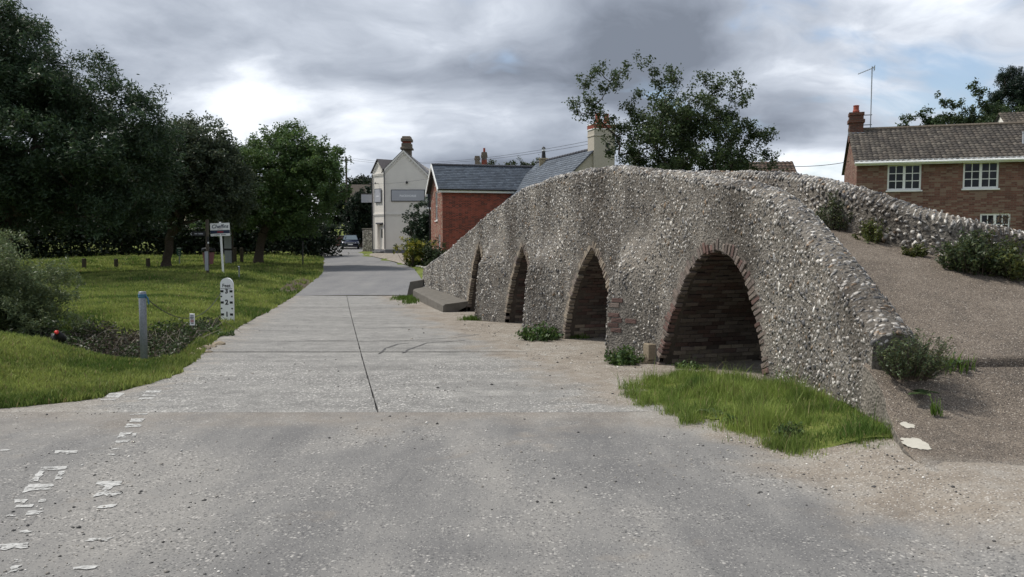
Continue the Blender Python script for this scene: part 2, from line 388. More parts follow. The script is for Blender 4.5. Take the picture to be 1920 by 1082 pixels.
# the bound-aggregate path over the bridge
gg = mat('path_tarmac'); p = gg.pos(); x, y, z = gg.xyz(p)
big = gg.noise(p, 0.9, 5, 0.6); fine = gg.noise(p, 5, 4)
base = gg.ramp(gg.math('ADD', gg.math('MULTIPLY', big, 0.6), gg.math('MULTIPLY', fine, 0.4)), [(0.36, (0.105, 0.088, 0.073)), (0.5, (0.160, 0.131, 0.105)), (0.64, (0.205, 0.172, 0.140))])
c1, h1 = aggregate(gg, p, 125, base, (0.040, 0.036, 0.034), (0.46, 0.39, 0.31), 0.75)
c2, h2 = aggregate(gg, p, 78, c1, (0.05, 0.045, 0.045), (0.60, 0.54, 0.47), 0.25)
gb = gg.ramp(gg.noise(p, 2.2, 5), [(0.36, (0.172, 0.146, 0.118)), (0.5, (0.240, 0.210, 0.174)), (0.64, (0.288, 0.267, 0.236))])
c3, h3 = aggregate(gg, p, 80, gb, (0.11, 0.10, 0.09), (0.54, 0.51, 0.47), 0.55)
low_ = gg.step(gg.math('ADD', y, gg.math('ADD', gg.math('MULTIPLY', gg.math('SUBTRACT', gg.noise(p, 1.6, 6, 0.65), 0.5), 2.2), gg.math('ADD', gg.math('MULTIPLY', y, 0.3), gg.math('MULTIPLY', x, 0.25)))), 8.8, 7.8)
finish(gg, gg.mix(low_, c2, c3), 0.85, gg.bump(gg.math('ADD', h1, h2), 0.8, 0.012), spec=0.3)

# flint wall mortar
gg = mat('mortar'); p = gg.pos()
n = gg.noise(p, 2.0, 6, 0.6); n2 = gg.noise(p, 26, 5, 0.65); v = gg.vor(p, 30)
base = gg.ramp(gg.math('ADD', gg.math('MULTIPLY', n, 0.55), gg.math('MULTIPLY', n2, 0.45)), [(0.34, (0.108, 0.100, 0.091)), (0.5, (0.188, 0.176, 0.160)), (0.66, (0.285, 0.268, 0.245))])
st = gg.ramp(gg.xyz(v.outputs['Color'])[0], [(0.0, 0.45), (0.6, 1.0), (1.0, 1.7)])
col = gg.mix(gg.step(v.outputs['Distance'], 0.5, 0.3), base, gg.mix(1.0, base, st, 'MULTIPLY'))
sx, sy, sz = gg.xyz(p); drip = gg.noise(gg.comb(sx, sy, gg.math('MULTIPLY', sz, 0.35)), 1.1, 5, 0.6)
col = gg.mix(1.0, col, gg.ramp(drip, [(0.36, (0.50, 0.47, 0.44)), (0.50, (0.88, 0.86, 0.83)), (0.62, (1.10, 1.06, 1.0))]), 'MULTIPLY')
finish(gg, col, 0.95, gg.bump(gg.math('ADD', n2, gg.math('MULTIPLY', v.outputs['Distance'], -0.6)), 0.9, 0.03), spec=0.2)
plain('stone_block', (0.26, 0.215, 0.155), 0.95, 0.25, 8, 0.6)
plain('old_concrete', (0.125, 0.115, 0.100), 0.95, 0.3, 5, 0.6)
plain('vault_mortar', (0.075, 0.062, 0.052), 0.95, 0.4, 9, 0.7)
plain('lichen_white', (0.50, 0.475, 0.41), 0.95, 0.12, 20, 0.6)

# ground: grass sward with bare soil where the attribute says so
gg = mat('sward'); p = gg.pos()
n = gg.noise(p, 0.5, 5, 0.6); n2 = gg.noise(p, 7, 5, 0.65)
gr = gg.ramp(gg.math('ADD', gg.math('MULTIPLY', n, 0.5), gg.math('MULTIPLY', n2, 0.5)), [(0.34, (0.070, 0.098, 0.022)), (0.5, (0.120, 0.150, 0.034)), (0.66, (0.190, 0.200, 0.058))])
so = gg.ramp(gg.noise(p, 9, 6, 0.7), [(0.3, (0.045, 0.036, 0.028)), (0.7, (0.13, 0.105, 0.08))])
a = gg.xyz(gg.n('ShaderNodeAttribute', attribute_name='col').outputs['Color'])[0]
m = gg.step(gg.math('ADD', a, gg.math('MULTIPLY', gg.math('SUBTRACT', n2, 0.5), 0.9)), 0.4, 0.6)
finish(gg, gg.mix(m, gr, so), 0.95, gg.bump(n2, 0.9, 0.08), spec=0.15)

def brick_mat(name, c1, c2, mortar, scale=1.0, mix_dark=None, bw=0.225, bh=0.075):
    gg = mat(name); x, y, z = gg.xyz(gg.obj())
    vec = gg.comb(gg.math('ADD', x, y), z, 0.0)
    b = gg.n('ShaderNodeTexBrick', {'Vector': vec, 'Color1': (*c1, 1), 'Color2': (*c2, 1), 'Mortar': (*mortar, 1), 'Scale': scale, 'Mortar Size': 0.008, 'Mortar Smooth': 0.3, 'Bias': 0.0, 'Brick Width': bw, 'Row Height': bh}, offset=0.5)
    n = gg.noise(gg.obj(), 1.3, 5, 0.6); n2 = gg.noise(gg.obj(), 30, 4)
    col = gg.mix(1.0, b.outputs['Color'], gg.ramp(gg.math('ADD', gg.math('MULTIPLY', n, 0.6), gg.math('MULTIPLY', n2, 0.4)), [(0.3, 0.72), (0.7, 1.28)]), 'MULTIPLY')
    if mix_dark:
        wn = gg.n('ShaderNodeTexWhiteNoise', {0: gg.comb(gg.math('FLOOR', gg.math('DIVIDE', gg.math('ADD', x, y), bw)), gg.math('FLOOR', gg.math('DIVIDE', z, bh)), 0.0)}, noise_dimensions='2D').outputs[0]
        nb = gg.noise(gg.obj(), 0.7, 3)
        col = gg.mix(gg.math('MULTIPLY', gg.step(gg.math('ADD', wn, gg.math('MULTIPLY', nb, 0.5)), 0.85, 1.0), gg.math('SUBTRACT', 1.0, b.outputs['Fac'])), col, mix_dark)
    finish(gg, col, 0.9, gg.bump(gg.math('ADD', gg.math('MULTIPLY', b.outputs['Fac'], -1.0), gg.math('MULTIPLY', n2, 0.3)), 0.6, 0.01), spec=0.2)
brick_mat('house_brick', (0.205, 0.100, 0.076), (0.128, 0.062, 0.050), (0.18, 0.145, 0.120), mix_dark=(0.24, 0.165, 0.125))
brick_mat('red_brick', (0.30, 0.072, 0.048), (0.215, 0.050, 0.036), (0.29, 0.17, 0.135), mix_dark=(0.12, 0.04, 0.034))
brick_mat('old_red_brick', (0.26, 0.088, 0.058), (0.17, 0.055, 0.042), (0.30, 0.25, 0.21), mix_dark=(0.30, 0.22, 0.17))
brick_mat('yellow_brick', (0.40, 0.33, 0.20), (0.28, 0.23, 0.15), (0.40, 0.36, 0.28))
brick_mat('chimney_brick', (0.155, 0.065, 0.045), (0.09, 0.05, 0.042), (0.15, 0.12, 0.10))
gg = mat('flint_panel'); p = gg.obj(); v = gg.vor(p, 11.0)
finish(gg, gg.mix(gg.step(v.outputs['Distance'], 0.75, 0.5), (0.22, 0.2, 0.175), gg.ramp(gg.xyz(v.outputs['Color'])[0], [(0.1, (0.10, 0.095, 0.09)), (0.5, (0.24, 0.225, 0.205)), (0.9, (0.5, 0.48, 0.45))])), 0.8, gg.bump(v.outputs['Distance'], -0.8, 0.03))

# ------------------------------------------------------------------ ground sheet and roads
def axis(dense0, dense1, step_, far):
    a = list(np.arange(dense0, dense1, step_)); s, d = step_, dense1
    hi = []
    while d < far: s *= 1.25; d += s; hi.append(d)
    lo = []; s, d = step_, dense0
    while d > -far: s *= 1.25; d -= s; lo.append(d)
    return np.array(lo[::-1] + a + hi)
def build_ground():
    xs = axis(-26, 10, 0.25, 1800); ys = np.concatenate([axis(-2, 34, 0.25, 1800)])
    X, Y = np.meshgrid(xs, ys); Z = H(X, Y)
    wob = np.array([[mnoise.noise((x * 1.3, y * 1.3, 0)) for x in xs] for y in ys]) * 0.035
    grassy = smooth01((LE(Y) - X) / 0.6)
    Z = Z + wob * grassy
    dq = Y - 14.7 - 0.06 * (X + 8); dit = np.where(dq < 0, np.exp(-(np.abs(dq) / 1.5) ** 4), np.exp(-(np.abs(dq) / 3.9) ** 4)) * smooth01((LE(Y) - X) / 0.5)
    under = (X > LE(Y) - 0.02) & (X < np.where(Y < 31.2, W(np.clip(Y, 5.5, 32)) + 12, RE(Y) + 0.1)) & (Y < 210) & (Y > -60)
    Z = Z - 0.07 * under
    soil = np.clip(dit * 1.2, 0, 1)
    eb = np.exp(-((Y - 36) / 4.5) ** 2) * np.exp(-((X - LE(Y) + 0.5) / 0.55) ** 2)       # scuffed bank by the road
    soil = np.clip(soil + eb * 1.1 + (X > 4) * (Y < 9) * 0.5, 0, 1)
    ny, nx = X.shape
    idx = np.arange(ny * nx).reshape(ny, nx)
    Fc = np.stack([idx[:-1, :-1], idx[:-1, 1:], idx[1:, 1:], idx[1:, :-1]], -1).reshape(-1, 4)
    c = np.stack([soil, soil, soil], -1).reshape(-1, 3)
    o = link('ground', mesh_np('ground', np.stack([X, Y, Z], -1).reshape(-1, 3), Fc, c, True), 'sward', kind='structure')
    return o
build_ground()

def strip(ys, lf, rf, n, dz, name, matname, wob=0.0, seed=0, crown=0.0):
    V = []; Fc = []
    for i, y in enumerate(ys):
        l, r = float(lf(y)), float(rf(y))
        if wob: l += wob * mnoise.noise((y * 1.7, seed, 0)) + wob * 0.5 * mnoise.noise((y * 6, seed, 3)); r += wob * mnoise.noise((y * 1.7, seed + 9, 0)) + wob * 0.5 * mnoise.noise((y * 6, seed, 8))
        for k in range(n + 1):
            f = k / n; x = l + (r - l) * f
            V.append((x, y, float(H(x, y)) + dz + crown * math.sin(math.pi * f)))
    for i in range(len(ys) - 1):
        for k in range(n):
            a = i * (n + 1) + k; Fc.append((a, a + 1, a + n + 2, a + n + 1))
    return mesh_np(name, V, Fc, smooth=True)
ysn = np.concatenate([np.arange(-8, 4.0, 0.5), np.arange(4.0, 8.0, 0.2), np.arange(8.0, 8.43, 0.06), [8.484]])
RX = np.concatenate([np.arange(-60, -12, 2.0), np.arange(-12, 9.01, 0.2)])
V = np.array([[(max(x, float(LE(y)) if y > 7.95 else -60), y) for x in RX] for y in ysn]); V = np.concatenate([V, (H(V[..., 0], V[..., 1]) + 0.012)[..., None]], -1)
ii = np.arange(V.shape[0] * V.shape[1]).reshape(V.shape[:2])
link('road', mesh_np('road', V.reshape(-1, 3), np.stack([ii[:-1, :-1], ii[:-1, 1:], ii[1:, 1:], ii[1:, :-1]], -1).reshape(-1, 4), smooth=True), 'asphalt', kind='structure')
far_ys = np.concatenate([np.arange(31.02, 60, 0.6), np.arange(60, 205, 2.0)])
link('far_road', strip(far_ys, lambda y: LE(y) + 0.02, RE, 10, 0.012, 'far_road', 'asphalt_far', 0.06, 5, 0.03), 'asphalt_far', kind='structure')
link('gravel_verge', strip(np.concatenate([[8.484], np.arange(8.6, 33.1, 0.3)]), lambda y: 3.2 - 0.29 * y, lambda y: W(min(y, 32)) + 2.6, 36, 0.011, 'gravel_verge', 'gravel'), 'gravel', kind='structure')
link('forecourt', strip(np.arange(52, 68.05, 1.0), lambda y: RE(y) + 0.02, lambda y: -4.6 - (y - 52) * 0.02, 8, 0.05, 'forecourt', 'gravel', 0.1, 3), 'gravel', kind='structure')

# the ford: cast concrete bays with open joints
ford = thing('ford', 'pale concrete slab ford crossing the road beside the bridge', 'ford'); del ford['category']; ford['kind'] = 'structure'
jx = lambda y: 0.44 - 0.222 * y
bed = strip(np.arange(8.46, 31.05, 0.4), lambda y: LE(y) - 0.05, lambda y: 4.1 - 0.28 * y, 10, -0.02, 'joint_filler', 'bitumen')
link('joint_filler', bed, 'bitumen', ford)
bays = [(8.485, 14.25), (14.30, 16.05), (16.10, 20.3), (20.34, 25.5), (25.54, 31.0)]
for i, (a, b) in enumerate(bays):
    yy = np.linspace(a, b, max(4, int((b - a) / 0.25)))
    for side in (0, 1):
        jw = lambda y: 0.009 + 0.012 * mnoise.noise((y * 3, i * 5, 2))
        lf = (lambda y: LE(y) + 0.03 + 0.12 * mnoise.noise((y * 2.1, 4, 4))) if side == 0 else (lambda y: jx(y) + jw(y))
        rf = (lambda y: jx(y) - jw(y)) if side == 0 else (lambda y: 4.3 - 0.28 * y)
        me = strip(yy, lf, rf, 8, 0.0125 + 0.002 * ((i * 2) % 3), 'slab', 'concrete_slab')
        link('concrete_slab', me, 'concrete_slab', ford)
def ribbon(pts, w, dz, seed=0):
    """thin strip lying on the ground along pixel points"""
    P = [at(u, v) for u, v in pts]; mb = MB(); L_, R_ = [], []
    Q = []
    for a, b in zip(P[:-1], P[1:]):
        for k in range(4): Q.append(a.lerp(b, k / 4))
    Q.append(P[-1])
    for i, p in enumerate(Q):
        t = (Q[min(i + 1, len(Q) - 1)] - Q[max(i - 1, 0)]); t.z = 0; t.normalize(); nrm = Vector((-t.y, t.x, 0))
        ww = w * (0.6 + 0.8 * abs(mnoise.noise((i * 0.9, seed, 1)))); off = nrm * mnoise.noise((i * 0.6, seed, 7)) * 0.05
        for s_, lst in ((1, L_), (-1, R_)):
            q = p + off + nrm * ww * s_; lst.append((q.x, q.y, float(H(q.x, q.y)) + dz))
    n = len(Q); mb.add(L_ + R_, [(i, n + i, n + i + 1, i + 1) for i in range(n - 1)]); return mb
for k, pts in enumerate([[(710, 665), (724, 655), (745, 647), (768, 645)], [(754, 664), (772, 655), (800, 645), (872, 640)], [(672, 642), (760, 640), (850, 635), (900, 628)], [(668, 619), (720, 616), (800, 614)], [(540, 642), (600, 640), (668, 641)]]):
    part('crack_seal', ribbon(pts, 0.028 if k < 2 else 0.018, 0.021, k), 'bitumen', ford)
# ------------------------------------------------------------------ the packhorse bridge
NEAR_TOP = dense_interp([(7.0, 0.52), (7.3, 0.70), (7.7, 0.86), (8.35, 1.20), (9.3, 1.77), (9.8, 2.06), (10.3, 2.27), (11.3, 2.45), (13, 2.70), (14.7, 2.93), (17.3, 2.96), (19.6, 2.82), (22.1, 2.37), (24.4, 1.86), (27.5, 1.15), (31.1, 0.46), (32, 0.3)], 0.7)
DECK = dense_interp([(7.3, 0.44), (7.45, 0.47), (8.5, 0.80), (10, 1.26), (11.3, 1.65), (12.5, 1.9), (14, 2.1), (16, 2.15), (18, 2.0), (20, 1.75), (22, 1.4), (26, 0.55), (31, -0.45), (33, -0.6)], 0.5)
ARCHES = [(11.18, 1.55, 1.43, 'round'), (15.36, 1.30, 1.42, 'point'), (19.45, 1.05, 1.39, 'point'), (23.3, 0.98, 1.38, 'point')]
ARCH_BASE = -0.85
THICK = 0.42
def arch_g(u, kind):
    u = np.abs(u)
    return 1 - (0.08 * u + 0.92 * u ** 2.6) if kind == 'round' else 1 - (0.42 * u + 0.58 * u ** 4)
def wall_normal(y):
    t = np.array([float(W(y + 0.05) - W(y - 0.05)), 0.1]); t /= np.hypot(*t)
    return -t[1], t[0]                                          # towards the road
PIERS = [((11.18 + 1.55 + 15.36 - 1.30) / 2, (15.36 - 1.30 - 11.18 - 1.55) / 2 + 0.06), ((15.36 + 1.3 + 19.45 - 1.05) / 2, (19.45 - 1.05 - 15.36 - 1.3) / 2 + 0.05), ((19.45 + 1.05 + 23.3 - 0.98) / 2, (23.3 - 0.98 - 19.45 - 1.05) / 2 + 0.05)]
def wall_off(y, z):
    off = 0.06 * max(0, 1.2 - z)
    for yc, hw in PIERS:                                        # cutwaters that die back into the wall
        t = abs(y - yc) / hw
        if t < 1: off += 0.56 * (1 - t) * float(smooth01((1.75 - z) / 1.0))
    off += 0.035 * mnoise.noise((y * 0.8, z * 0.8, 3.0)) + 0.015 * mnoise.noise((y * 3, z * 3, 8.0))
    return off
def PW(y, z, extra=0.0):
    nx, ny = wall_normal(y); o = wall_off(y, z) + extra
    return (float(W(y)) + nx * o, y + ny * o, z)
def bottom(y):
    zb = None
    for yc, hw, za, kd in ARCHES:
        u = (y - yc) / hw
        if abs(u) < 1: zb = ARCH_BASE + (za - ARCH_BASE) * float(arch_g(u, kd))
    gz = float(H(float(W(y)) - 0.4, y)) - 0.25
    return gz if zb is None else max(zb, gz)
def top(y): return float(NEAR_TOP(y)) + 0.03 * mnoise.noise((y * 1.1, 5, 5)) + 0.02 * mnoise.noise((y * 4.1, 5, 9))

bridge = thing('packhorse_bridge', 'medieval flint packhorse bridge with four pointed brick arches beside the road', 'bridge', (3.0, 11.0, -0.4))
BO = Vector(bridge.location)
def wpart(name, me, matname, parent=None, kind=None, label=None, loc=None):
    o = link(name, me, matname, parent or bridge, kind)
    o.location = -BO if loc is None else loc
    if label: o['label'] = label
    return o
# road-side wall with its rounded coping and inner face
YS = np.arange(7.36, 31.16, 0.06); NR = 16
V, Fc = [], []; ncol = NR + 1 + 6 + 2
for y in YS:
    y = float(y); b_, t_ = bottom(y), top(y); fc = t_ - 0.14
    nx, ny = wall_normal(y)
    for k in range(NR + 1): V.append(PW(y, b_ + (fc - b_) * k / NR))
    base = PW(y, fc)
    for k in range(1, 7):                                       # over the coping
        a = math.pi * k / 7; s_ = (1 - math.cos(a)) / 2 * THICK
        V.append((base[0] - nx * s_, base[1] - ny * s_, fc + 0.14 * math.sin(a)))
    V.append((base[0] - nx * THICK, base[1] - ny * THICK, fc)); V.append((base[0] - nx * THICK, base[1] - ny * THICK, min(fc - 0.05, float(DECK(y)) - 0.15)))
for i in range(len(YS) - 1):
    for k in range(ncol - 1):
        a = i * ncol + k; Fc.append((a, a + ncol, a + ncol + 1, a + 1))
Fc = np.array(Fc)
me = mesh_np('roadside_wall', V, Fc, smooth=True); wpart('roadside_wall', me, 'mortar')
cap = MB(); cap.add(V[:ncol], [tuple(range(ncol))]); wpart('wall_end', cap.mesh('wall_end'), 'mortar')
cap = MB(); cap.add(V[-ncol:], [tuple(range(ncol - 1, -1, -1))]); wpart('wall_end', cap.mesh('wall_end'), 'mortar')

# far (downstream) face, with the same arches
BW = 2.32
V, Fc = [], []
for y in YS[14:]:
    y = float(y); nx, ny = wall_normal(max(y, 10.5)); wx = float(W(y)) if y > 10.5 else 6.4 - 0.316 * y
    b_, t_ = bottom(y), max(float(DECK(y)), bottom(y) + 0.1)
    for k in range(7): V.append((wx - nx * BW, y - ny * BW, b_ + (t_ - b_) * k / 6))
for i in range(len(YS) - 15):
    for k in range(6): a = i * 7 + k; Fc.append((a, a + 7, a + 8, a + 1))
wpart('downstream_wall', mesh_np('downstream_wall', V, Fc, smooth=True), 'mortar')

# vaults: mortar barrel, laid over with brick courses; and the brick ring on the face
def arch_curve(yc, hw, za, kd, n=400):
    us = np.linspace(-1, 1, n); ys_ = yc + hw * us; zs_ = ARCH_BASE + (za - ARCH_BASE) * arch_g(us, kd)
    d = np.concatenate([[0], np.cumsum(np.hypot(np.diff(ys_) * 1.049, np.diff(zs_)))])
    return ys_, zs_, d
def brick_col(kind, r):
    if kind == 'red': base = np.array([(0.155, 0.082, 0.066), (0.18, 0.096, 0.078), (0.12, 0.068, 0.058), (0.18, 0.135, 0.11)][r.integers(4)])
    elif kind == 'brown': base = np.array([(0.175, 0.132, 0.107), (0.15, 0.115, 0.098), (0.20, 0.16, 0.13), (0.155, 0.098, 0.08)][r.integers(4)])
    else: base = np.array([(0.27, 0.215, 0.15), (0.235, 0.185, 0.13), (0.30, 0.25, 0.185), (0.21, 0.165, 0.12)][r.integers(4)])
    base = base * 0.72 + base.mean() * 0.28 * np.array([1.04, 1.0, .95]); return tuple(base * r.uniform(0.7, 1.2))
def unit_brick(i, c, r):
    """slightly worn brick, 1x1x1 centred, with chipped corners"""
    mb = MB(); mb.bbox(-0.5, 0.5, -0.5, 0.5, -0.5, 0.5, 0.07, c)
    mb.v = [(x + r.uniform(-.05, .05), y + r.uniform(-.05, .05), z + r.uniform(-.04, .04)) for x, y, z in mb.v]
    me = mb.mesh('brick', col=True); me.materials.append(MATS['brick_piece']); return me
rb = np.random.default_rng(3)
BRICKS = {k: [unit_brick(i, brick_col(k, rb), rb) for i in range(10)] for k in ('red', 'brown', 'tan')}
n_brick = 0
for ai, (yc, hw, za, kd) in enumerate(ARCHES):
    ys_, zs_, d = arch_curve(yc, hw, za, kd)
    nx, ny = wall_normal(yc); wx = lambda y: float(W(y))
    # barrel
    n = 48; idx = np.linspace(0, 399, n).astype(int); V = []; Fc = []
    for j in idx:
        for dep in (-0.02, BW): V.append((wx(ys_[j]) - nx * dep, ys_[j] - ny * dep, zs_[j]))
    for j in range(n - 1): a = j * 2; Fc.append((a, a + 1, a + 3, a + 2))
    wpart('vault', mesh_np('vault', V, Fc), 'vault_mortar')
    # brick courses inside
    mb = MB(); s_ = 0.05; row = 0
    while s_ < d[-1]:
        y = float(np.interp(s_, d, ys_)); z = float(np.interp(s_, d, zs_)); e = 0.02
        ty = (np.interp(min(s_ + e, d[-1]), d, ys_) - np.interp(max(s_ - e, 0), d, ys_)); tz = (np.interp(min(s_ + e, d[-1]), d, zs_) - np.interp(max(s_ - e, 0), d, zs_))
        tl = math.hypot(ty * 1.049, tz) or 1; T = Vector((-0.316 * ty, ty, tz)).normalized(); A = Vector((-nx, -ny, 0)); Nn = A.cross(T)
        if Nn.dot(Vector((0, yc - y, -1))) < 0: Nn = -Nn
        if z > -0.75:
            o = 0.14 + (0.115 if row % 2 else 0); dep = o
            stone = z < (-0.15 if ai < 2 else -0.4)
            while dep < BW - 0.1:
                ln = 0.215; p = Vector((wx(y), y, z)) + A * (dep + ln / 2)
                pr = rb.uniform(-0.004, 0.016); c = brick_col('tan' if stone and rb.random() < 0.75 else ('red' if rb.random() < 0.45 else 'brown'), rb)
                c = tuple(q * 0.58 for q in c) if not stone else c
                vs = [p + A * (a_ * ln / 2) + T * (b_ * 0.031) + Nn * (q * (0.012 + pr)) for q in (-1, 1) for b_ in (-1, 1) for a_ in (-1, 1)]
                if rb.random() > 0.04: mb.add(vs, [(0, 2, 3, 1), (4, 5, 7, 6), (0, 1, 5, 4), (2, 6, 7, 3), (0, 4, 6, 2), (1, 3, 7, 5)], c)
                dep += 0.228
        s_ += 0.073; row += 1
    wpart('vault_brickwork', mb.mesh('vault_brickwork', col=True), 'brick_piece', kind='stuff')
    # ring of bricks set on edge round the opening
    s_ = 0.12
    while s_ < d[-1] - 0.05 and n_brick < 268:
        y = float(np.interp(s_, d, ys_)); z = float(np.interp(s_, d, zs_)); e = 0.05
        ty = float(np.interp(min(s_ + e, d[-1]), d, ys_) - np.interp(max(s_ - e, 0), d, ys_)); tz = float(np.interp(min(s_ + e, d[-1]), d, zs_) - np.interp(max(s_ - e, 0), d, zs_))
        T = Vector((-0.316 * ty, ty, tz)).normalized(); A = Vector((nx, ny, 0)); Rd = T.cross(A).normalized()
        if Rd.dot(Vector((0, y - yc, 0.6))) < 0: Rd = -Rd
        low = z < 0.45
        if z > -0.62 and rb.random() > 0.06:
            if ai == 0: kd_ = 'red' if (z < 0.55 and y > yc and rb.random() < .85) or rb.random() < 0.22 else 'brown'
            else: kd_ = 'tan' if rb.random() < 0.8 else 'brown'
            ln = rb.uniform(0.10, 0.19); p = Vector(PW(y, z)) + Rd * (ln / 2 - 0.025 + rb.uniform(-.022, .022)) - A * (0.054 - rb.uniform(0, 0.014))
            m = Matrix((Rd * ln, (T + Rd * rb.uniform(-.16, .16)) * (0.062 * rb.uniform(.75, 1.06)), A * 0.12)).transposed().to_4x4(); m.translation = p - BO
            o = link('brick', BRICKS[kd_][rb.integers(10)], None, bridge); o.matrix_basis = m; n_brick += 1
        s_ += 0.077
# quoin bricks on the pier beside the nearest arch
for z in np.arange(-0.42, 0.62, 0.082):
    for q in range(2):
        if rb.random() < (0.85 if q else 0.35): continue
        yq = PIERS[0][0] + (-0.10 - 0.21 * q if int(z / 0.082) % 2 else -0.14 - 0.2 * q)
        y2 = yq - 0.05; A = Vector(PW(yq + .02, z)) - Vector(PW(yq - .08, z)); A.normalize(); U = Vector((0, 0, 1)); Nn = A.cross(U)
        if Nn.y > 0: Nn = -Nn
        m = Matrix((A * 0.2, U * 0.068, Nn * 0.1)).transposed().to_4x4(); m.translation = Vector(PW(yq, z)) - Nn * 0.036 - BO
        o = link('brick', BRICKS['red'][rb.integers(10)], None, bridge); o.matrix_basis = m; n_brick += 1
for z0, z1, q in ((-0.62, -0.36, 0), (-0.35, -0.1, 1)):
    y = ARCHES[0][0] + ARCHES[0][1] + 0.10; A = Vector((-0.301, 0.953, 0)); Nn = Vector((*wall_normal(y), 0))
    m = Matrix((A * (0.24 + .05 * q), Nn * 0.16, Vector((0, 0, z1 - z0)))).transposed().to_4x4(); m.translation = Vector(PW(y, (z0 + z1) / 2)) - Nn * 0.05 - BO
    mb = MB(); mb.bbox(-.5, .5, -.5, .5, -.5, .5, 0.05); o = part('stone_block', mb, 'stone_block', bridge); o.matrix_basis = m

# ---- flints
rf = np.random.default_rng(21)
PH = (1 + 5 ** .5) / 2
ICO_V = np.array([(-1, PH, 0), (1, PH, 0), (-1, -PH, 0), (1, -PH, 0), (0, -1, PH), (0, 1, PH), (0, -1, -PH), (0, 1, -PH), (PH, 0, -1), (PH, 0, 1), (-PH, 0, -1), (-PH, 0, 1)]) / math.sqrt(1 + PH * PH)
ICO_F = np.array([(0, 11, 5), (0, 5, 1), (0, 1, 7), (0, 7, 10), (0, 10, 11), (1, 5, 9), (5, 11, 4), (11, 10, 2), (10, 7, 6), (7, 1, 8), (3, 9, 4), (3, 4, 2), (3, 2, 6), (3, 6, 8), (3, 8, 9), (4, 9, 5), (2, 4, 11), (6, 2, 10), (8, 6, 7), (9, 8, 1)])
def flint_shape():
    """unit flint: V (12,3) in (along, up, out), colour per vertex"""
    v = ICO_V * rf.uniform(0.7, 1.3, (12, 1)) + rf.normal(0, 0.12, (12, 3))
    for _ in range(4):                                           # knapped faces
        n_ = rf.normal(0, 1, 3); n_[2] = abs(n_[2]) * 1.1; n_ /= np.linalg.norm(n_); h_ = rf.uniform(0.12, 0.5); dd_ = v @ n_ - h_
        v = v - np.where(dd_ > 0, dd_, 0)[:, None] * n_
    a = rf.uniform(-0.6, 0.6); ca, sa = math.cos(a), math.sin(a)
    v = np.stack([v[:, 0] * ca - v[:, 1] * sa, v[:, 0] * sa + v[:, 1] * ca, v[:, 2]], 1)
    r = rf.random()
    if r < 0.32: b = np.array([0.60, 0.585, 0.56]) * rf.uniform(0.7, 1.25)
    elif r < 0.66: b = np.array([0.28, 0.27, 0.255]) * rf.uniform(0.7, 1.3)
    elif r < 0.93: b = np.array([0.085, 0.085, 0.09]) * rf.uniform(0.5, 1.6)
    else: b = np.array([0.27, 0.19, 0.12]) * rf.uniform(0.7, 1.2)
    alt = np.array([0.6, 0.585, 0.56]) if rf.random() < 0.5 else np.array([0.08, 0.08, 0.085])
    m = (rf.random((12, 1)) < 0.33)
    return v, np.clip(np.where(m, alt, b) * rf.uniform(0.85, 1.15, (12, 1)), 0.02, 0.75)
SHAPES = [flint_shape() for _ in range(160)]
flints = []                                                     # (shape, frame 3x3 columns, position)
def add_flint(p, A, U, Nn, sa, su, sn): flints.append((int(rf.integers(160)), np.stack([np.array(A) * sa, np.array(U) * su, np.array(Nn) * sn], 1), np.array(p)))
def near_arch(y, z, margin):
    for yc, hw, za, kd in ARCHES:
        for s_ in (0,):
            u = (y - yc) / (hw + margin)
            if abs(u) < 1 and z < ARCH_BASE + (za + margin - ARCH_BASE) * float(arch_g(u, kd)): return True
    return False
z = -0.62
row = 0
while z < 3.0:
    y = 7.40 + (row % 2) * 0.03
    while y < 31.1:
        sz = 0.057 + 0.013 * mnoise.noise((y * 0.9, z * 0.9, 1)) + (0.010 if y > 15 else 0)
        yy = y + rf.uniform(-.02, .02); zz_ = z + rf.uniform(-.022, .022)
        if zz_ < top(yy) - 0.07 and zz_ > bottom(yy) + 0.02 and not near_arch(yy, zz_, 0.20) and rf.random() < 0.96 and zz_ > float(H(float(W(yy)) - .5, yy)) - 0.05:
            p = PW(yy, zz_); q = PW(yy + 0.04, zz_); r_ = PW(yy, zz_ + 0.04)
            A = np.array(q) - p; A /= np.linalg.norm(A); U = np.array(r_) - p; U /= np.linalg.norm(U); Nn = np.cross(U, A); Nn /= np.linalg.norm(Nn)
            if Nn[0] > 0: Nn = -Nn
            s_ = rf.uniform(0.55, 1.25) * sz * (1.35 if rf.random() < 0.06 else 1) * (0.75 if near_arch(yy, zz_, 0.34) else 1)
            # skip over the pier quoin bricks
            if not (abs(yy - (PIERS[0][0] - 0.2)) < 0.16 and zz_ < 0.6):
                add_flint(np.array(p) + Nn * rf.uniform(-0.004, 0.006), A, U, Nn, s_ * rf.uniform(0.30, 0.56), s_ * rf.uniform(0.36, 0.80), s_ * rf.uniform(0.26, 0.5))
        y += sz * 0.95
    z += 0.057; row += 1
for zc in np.arange(0.0, top(7.38) - .1, .062):                   # end face
    for xo in np.arange(.03, .41, .062):
        if rf.random() < .85: q = rf.uniform(.6, 1.15); add_flint(np.array([float(W(7.36)) + xo + rf.uniform(-.015, .015), 7.355, zc + rf.uniform(-.02, .02)]), [1, 0, 0], [0, 0, 1], [0, -1, 0], .026 * q, .032 * q, .02 * q)
